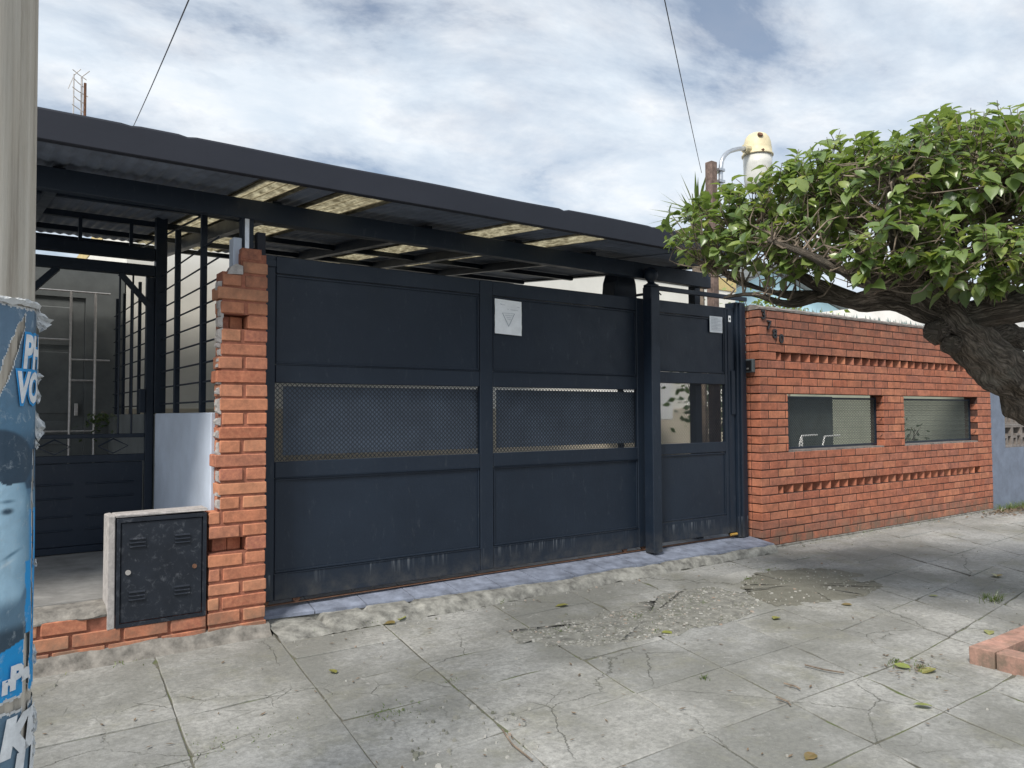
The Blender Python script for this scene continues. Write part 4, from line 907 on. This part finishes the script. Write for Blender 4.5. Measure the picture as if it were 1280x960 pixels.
# ------------------------------------------------------------------ fallen leaves, weeds
def fallen(px, py, size, rot, var, lab):
    p = onZ(px, py, .003); o = bpy.data.objects.new('fallen_leaf', FL[var]); link(o, None, p); o.rotation_euler = (rng.uniform(-.08, .15), rng.uniform(-.2, .2), rot); o.scale = (size,) * 3; tag(o, lab, 'leaf', 'fallen leaves on the pavement')
FL = []
for q in range(4):
    v, f = leaf_mesh(30 + q); me = bpy.data.meshes.new('fallen_leaf'); me.from_pydata([(a, b_, c * .6 + .07) for a, b_, c in v], [], f); me.materials.append(M['fallen']); FL.append(me)
fallen(494, 780, .10, .6, 0, 'yellow green leaf lying against the rough kerb'); fallen(500, 776, .09, -.7, 1, 'pale leaf tilted up beside the rough kerb'); fallen(710, 757, .09, 1.2, 0, 'single yellow green leaf on paving below the sliding gate')
fallen(1018, 943, .07, 1.7, 1, 'small pale yellow leaf alone on a bare slab'); fallen(1170, 838, .11, 1.1, 0, 'pale leaf in the broken slab joint by the pit edging'); fallen(1138, 836, .08, .3, 1, 'curled yellow leaf in the broken slab joint')
fallen(1246, 722, .12, -1.2, 3, 'dark green leaf on the paving before the brick wall'); fallen(1065, 757, .07, .4, 2, 'pale leaf on the edge of the earthy patch'); fallen(1236, 789, .08, 2.0, 0, 'two-tone leaf touching the pit edging')
fallen(972, 772, .08, 1.9, 2, 'brown leaf near the broken gravel'); fallen(1165, 884, .08, .9, 2, 'brown dry leaf on a cracked slab'); fallen(420, 842, .06, .2, 2, 'small tan leaf at a slab joint'); fallen(1172, 746, .06, .2, 3, 'narrow dark leaf on the cracked slab')
fallen(840, 793, .09, .2, 1, 'yellowish leaf among the gravel bits'); fallen(1265, 806, .11, .9, 3, 'dark green leaf lying on the pit soil')
b = MB()
def tuft(p, n, h, sp):
    for _ in range(n):
        a = rng.uniform(0, 6.28); r = abs(rng.gauss(0, sp)); q = Vector((p.x + r * math.cos(a), p.y + r * math.sin(a) * .6, p.z)); l = Vector((rng.gauss(0, .5), rng.gauss(0, .5), 1)).normalized() * h * rng.uniform(.4, 1.1); w = Vector((math.cos(a + 1.5), math.sin(a + 1.5), 0)) * .0022
        b.add([q - w, q + w, q + l * .55 + w * .8 + Vector((0, 0, 0)), q + l * .55 - w * .8, q + l + Vector((l.x, l.y, -.1 * h))], [(0, 1, 2, 3), (3, 2, 4)])
for px_, py_, n, h, sp in ((395, 790, 60, .035, .05), (455, 777, 80, .03, .09), (520, 768, 30, .025, .05), (628, 752, 60, .03, .05), (1243, 752, 60, .10, .06), (1232, 748, 30, .06, .05), (880, 848, 25, .03, .02), (1120, 828, 40, .03, .05), (1150, 835, 30, .03, .05), (560, 852, 20, .015, .03),
        (150, 826, 50, .02, .10), (110, 830, 40, .02, .08), (500, 890, 60, .014, .10), (470, 893, 40, .014, .08), (280, 930, 60, .012, .12), (340, 920, 50, .012, .12), (700, 790, 60, .018, .12), (800, 770, 70, .022, .15), (880, 755, 60, .022, .12), (820, 790, 30, .02, .08), (935, 724, 40, .018, .06), (960, 713, 40, .018, .06)): tuft(onZ(px_, py_, .0), n, h, sp)
for _ in range(70): tuft(Vector((rng.uniform(11.0, 13.2), -.05 - abs(rng.gauss(0, .12)), 0)), 14, .12, .06)
for _ in range(16): tuft(Vector((rng.uniform(6.3, 11.1), -.02, 0)), 5, .02, .03)
tag(b.build('weeds', 'grass'), kind='stuff')
b = MB()
for _ in range(700):
    p = Vector((rng.gauss(11.6, .55), -.1 - abs(rng.gauss(0, .16)), .012)); a = rng.uniform(0, 6.28); s = rng.uniform(.015, .045); u = Vector((math.cos(a), math.sin(a), rng.uniform(-.2, .4))) * s; w = Vector((-math.sin(a), math.cos(a), rng.uniform(-.3, .3))) * s * .35
    b.add([p - u, p + w, p + u, p - w], [(0, 1, 2, 3)])
for _ in range(420):
    q = onZ(rng.gauss(1140, 18), rng.gauss(832, 6), .008) if rng.random() < .18 else Vector((rng.uniform(.3, 8), rng.uniform(-3, -.3), .008)); a = rng.uniform(0, 6.28); s = rng.uniform(.006, .02); u = Vector((math.cos(a), math.sin(a), .1)) * s; w = Vector((-math.sin(a), math.cos(a), .1)) * s * .3
    b.add([q - u, q + w, q + u, q - w], [(0, 1, 2, 3)])
tag(b.build('dry_leaf_litter', 'litter'), kind='stuff')
for pts in (((628, 912), (640, 930), (665, 950)), ((1006, 831), (1030, 837), (1055, 841)), ((980, 854), (995, 858), (1000, 861)), ((970, 871), (985, 877), (988, 881))):
    tag(MB().tube([onZ(x_, y_, .012) for x_, y_ in pts], .004, 5).build('dry_twig', 'twig'), {628: 'bent dry twig on the crumbled mossy slab', 1006: 'long thin straight twig on the wide pale slab', 980: 'tiny dark twig fragment on the wide pale slab', 970: 'short crooked twig on the wide pale slab'}[pts[0][0]], 'twig', 'dry twigs on the pavement')

# ------------------------------------------------------------------ wooden utility pole with torn campaign posters
PD = 1.66; AX, SX = -46.2, 89.3
PR = .132
pc = at(AX, 500, 1.67); PA = Vector((pc.x, pc.y))
tocam = (CAM.xy - PA).normalized(); prt = Vector((-tocam.y, tocam.x))
if prt.dot(RM[0].xy) < 0: prt = -prt
pole = thing('utility_pole', 'grey weathered round wooden utility pole covered with torn posters', 'pole', (PA.x, PA.y, -.01))
def cyl(phi, r, z):
    k = (z - 1.3) * -.02; q = PA + (tocam * math.cos(phi) + prt * math.sin(phi)) * (r - k * .3) + prt * k * .6; return (q.x, q.y, z)
v = []; f = []; n, m = 72, 60
for i in range(m + 1):
    z = -.01 + 6.8 * i / m
    for k in range(n):
        a = 2 * math.pi * k / n; d = .003 * noise.noise(Vector((math.cos(a) * 4, math.sin(a) * 4, z * .35))) - (.010 if abs(a - R_(48 + 4 * math.sin(z * 1.1))) < .05 else 0) - (.006 if abs(a - R_(70 - 3 * math.sin(z))) < .05 else 0); v.append(cyl(a, PR + d, z))
for i in range(m):
    for k in range(n): f.append((i * n + k, i * n + (k + 1) % n, (i + 1) * n + (k + 1) % n, (i + 1) * n + k))
mk('shaft', v, f, 'pole', pole, True)
zpx = lambda y: CAM.z + (517.5 - y) * PD / FOC          # height on the pole of a photo row
ppx = lambda x: math.asin(max(-1, min(1, (x - AX) / SX)))
def poster(z0, z1, fn, label, seed, r=PR + .0022):
    P0, P1 = R_(-75), R_(100); nx = 150; nz = int((z1 - z0) / .0030); v = []; f = []; cols = []; keep = {}; fm = []
    for k in range(nz + 1):
        z = z0 + (z1 - z0) * k / nz
        for i in range(nx + 1):
            ph = P0 + (P1 - P0) * i / nx; rr = r + .0018 * noise.noise(Vector((ph * 3, z * 5, seed))) + .0012 * noise.noise(Vector((ph * 9, z * 3, seed)))
            v.append(cyl(ph, rr, z)); cols.append(fn(AX + SX * math.sin(min(ph, math.pi / 2)) + max(0, ph - math.pi / 2) * 72, 517.5 - (z - CAM.z) * FOC / PD))
    def hole(i, k):
        z = z0 + (z1 - z0) * k / nz; ph = P0 + (P1 - P0) * i / nx; y = 517.5 - (z - CAM.z) * FOC / PD; s_ = ph * SX; e = 4 * noise.noise(Vector((s_ * .08, y * .05, seed)))
        h = -9.
        if seed == 1: h = 7 + e - abs((s_ - 74) + (y - 410) * .43) - max(0, y - 478) * .3 - max(0, 408 - y) * .5          # diagonal tear baring the wood
        cx_ = 114 + 3 * noise.noise(Vector((y * .02, 2, seed)))                                             # vertical split along the right-hand side
        h2 = (2.2 + 3.2 * noise.noise(Vector((y * .03, 9, seed))) - abs(s_ - cx_)) if 560 < y < 790 else ((7 + 3 * noise.noise(Vector((y * .05, 4, seed))) - abs(s_ - 94 + (y - 860) * .05)) if 785 < y < 925 else -9)
        ed = min(k, nz - k) * .9 + 2.5 * noise.noise(Vector((s_ * .1, y * .01, seed + 5))) - 1.5
        return max(h, h2, -ed)
    H = np.array([[hole(i, k) for i in range(nx + 1)] for k in range(nz + 1)])
    for k in range(nz):
        for i in range(nx):
            h = H[k, i]
            if h > 0: continue
            a = k * (nx + 1) + i; f.append((a, a + 1, a + nx + 2, a + nx + 1)); fm.append(1 if h > -1.7 + 1.2 * noise.noise(Vector((i * .3, k * .2, seed))) else 0)
    o = mk('poster', v, f, None, None, True, ['print', 'torn'], fm); tag(o, label, 'poster')
    at_ = o.data.color_attributes.new('print', 'FLOAT_COLOR', 'POINT'); at_.data.foreach_set('color', np.array([(*c, 1) for c in cols], float).ravel()); return o
def lerp(a, b_, t): t = max(0., min(1., t)); t = t * t * (3 - 2 * t); return tuple(p + (q - p) * t for p, q in zip(a, b_))
def art_top(x, y):                                      # grey-blue field, generic pale portrait, bright blue foot
    c = lerp((.12, .19, .27), (.10, .20, .30), (y - 400) / 150)
    nz_ = noise.noise(Vector((x * .06, y * .04, 0)))
    c = lerp(c, (.05, .10, .16), (y - 530) / 30 * (1 if y < 610 else 0))
    e = ((x - 0) / 39) ** 2 + ((y - 668) / 100) ** 2      # face
    sk = lerp((.40, .60, .74), (.16, .30, .42), (x - 8) / 30 + .25 * nz_)
    c = lerp(c, sk, (1.05 - e) * 6)
    hair = ((x + 4) / 44) ** 2 + ((y - 575) / 42) ** 2
    c = lerp(c, (.045, .075, .11), (1.05 - hair) * 5 if y < 600 + 6 * nz_ else (26 - abs(y - 590)) / 20 - .6 + (x - 20) / 30)
    c = lerp(c, (.05, .09, .13), 1.4 - math.hypot((x - 6) / 8, (y - 634) / 4)); c = lerp(c, (.10, .19, .27), (1.2 - math.hypot((x - 6) / 12, (y - 622) / 3)) * .8)
    c = lerp(c, (.13, .24, .33), (1.2 - math.hypot((x - 12) / 16, (y - 692 + x * .4) / 3)) * .9); c = lerp(c, (.62, .76, .84), (1.2 - math.hypot((x - 6) / 12, (y - 700 + x * .4) / 3)) * .8)
    c = lerp(c, (.17, .30, .40), (1.1 - math.hypot((x - 33) / 5, (y - 630) / 18)) * .8)
    if y > 735: c = lerp(c, (.13, .22, .30), (y - 735) / 20); c = lerp(c, (.05, .08, .11), (y - 770) / 14)
    if x > 30 + 3 * nz_ and y > 635: c = lerp(c, (.03, .30, .66), (x - 33) / 3 * .6 if y < 700 else 1)
    if y > 795 + (30 - x) * .28: c = (.02, .30, .66)
    return c
def art_low(x, y): return lerp((.10, .17, .24), (.13, .21, .29), noise.noise(Vector((x * .05, y * .05, 3))) + .5)
p1 = poster(zpx(868), zpx(377), art_top, 'torn blue and white portrait campaign poster wrapped round the wooden pole', 1)
p2 = poster(zpx(1075), zpx(876), art_low, 'grey blue lower campaign poster with white capitals on the wooden pole', 2)
def letters(body, x0, ytop, hpx, par, fill, outline=None, shear=.18, bold=.006, wide=1.0):
    for mat, off, r in (((outline, bold + .006, PR + .0058),) if outline else ()) + ((fill, bold, PR + .0068),):
        me = text_mesh(body, hpx * PD / FOC / .70, shear, off); bm = bmesh.new(); bm.from_mesh(me)
        xs_ = [v.co.x for v in bm.verts]; k = min(xs_)
        while k < max(xs_): bmesh.ops.bisect_plane(bm, geom=bm.verts[:] + bm.edges[:] + bm.faces[:], plane_co=(k, 0, 0), plane_no=(1, 0, 0)); k += .006
        s0 = ppx(x0) * PR; zt = zpx(ytop + hpx)
        vv = [cyl((s0 + v.co.x * wide) / PR, r, zt + v.co.y) for v in bm.verts]; bm.verts.index_update(); ff = [tuple(v.index for v in fa.verts) for fa in bm.faces]
        lim = [any((s0 + bm_v.co.x * wide) / PR < R_(98) for bm_v in fa.verts) for fa in bm.faces]; ff = [q for q, ok in zip(ff, lim) if ok]
        mk('lettering' if mat == fill else 'letter_outline', vv, ff, mat, par); bm.free(); bpy.data.meshes.remove(me)
letters('PH', 21, 416, 40, p1, 'ink_white', 'ink_blue', wide=.62, bold=.004); letters('VO', 13, 463, 36, p1, 'ink_white', 'ink_blue', wide=.62, bold=.004); letters('r', 0, 832, 20, p1, 'ink_white', None, .05, .004); letters('Pa', 9, 824, 26, p1, 'ink_white', None, .05, .004)
letters('KE', -2, 888, 40, p2, 'ink_white', None, .2, .008); letters('U', 12, 935, 44, p2, 'ink_white', None, .2, .008); letters('P', 34, 935, 44, p2, 'ink_white', None, .2, .006)
for y0, h, out, par in ((372, 22, 17, p1), (386, 14, 12, p1), (455, 16, 7, p1), (478, 20, 6, p1), (510, 34, 10, p1), (548, 10, 4, p1), (700, 10, 3, p1), (808, 24, 4, p1), (885, 34, 6, p2), (920, 30, 4, p2)):
    v = []; f = []; n = 7
    for i in range(n + 1):
        z = zpx(y0 + h * i / n); o_ = out * PD / FOC * math.sin(math.pi * (i + .6) / (n + 1.2)) * rng.uniform(.6, 1.15)
        for k in range(4):
            t = k / 3; ph = R_(76 + 6 * t); r = PR + .004 + o_ * t; zz = z - .012 * t * (out / 10) + rng.uniform(-.003, .003); q = cyl(ph, r, zz); w = .010 * math.sin(i * 1.9 + k) * t; v.append((q[0] + tocam.x * (w + .012 * t), q[1] + tocam.y * (w + .012 * t), zz))
    for i in range(n):
        for k in range(3): a = i * 4 + k; f.append((a, a + 4, a + 5, a + 1))
    mk('torn_flap', v, f, 'torn', par)
v = []; f = []; n = 60                                   # crumpled top lip of the poster
for i in range(n + 1):
    ph = R_(-70) + R_(165) * i / n
    for k, (dz, dr) in enumerate(((-.004, .003), (.006, .007), (.010, .004), (.004, .0))):
        e = noise.noise(Vector((ph * 7, k, 3))); v.append(cyl(ph, PR + dr + .004 + .003 * e, zpx(377) + dz + .005 * e))
for i in range(n):
    for k in range(3): a = i * 4 + k; f.append((a, a + 4, a + 5, a + 1))
mk('torn_lip', v, f, 'torn', p1)
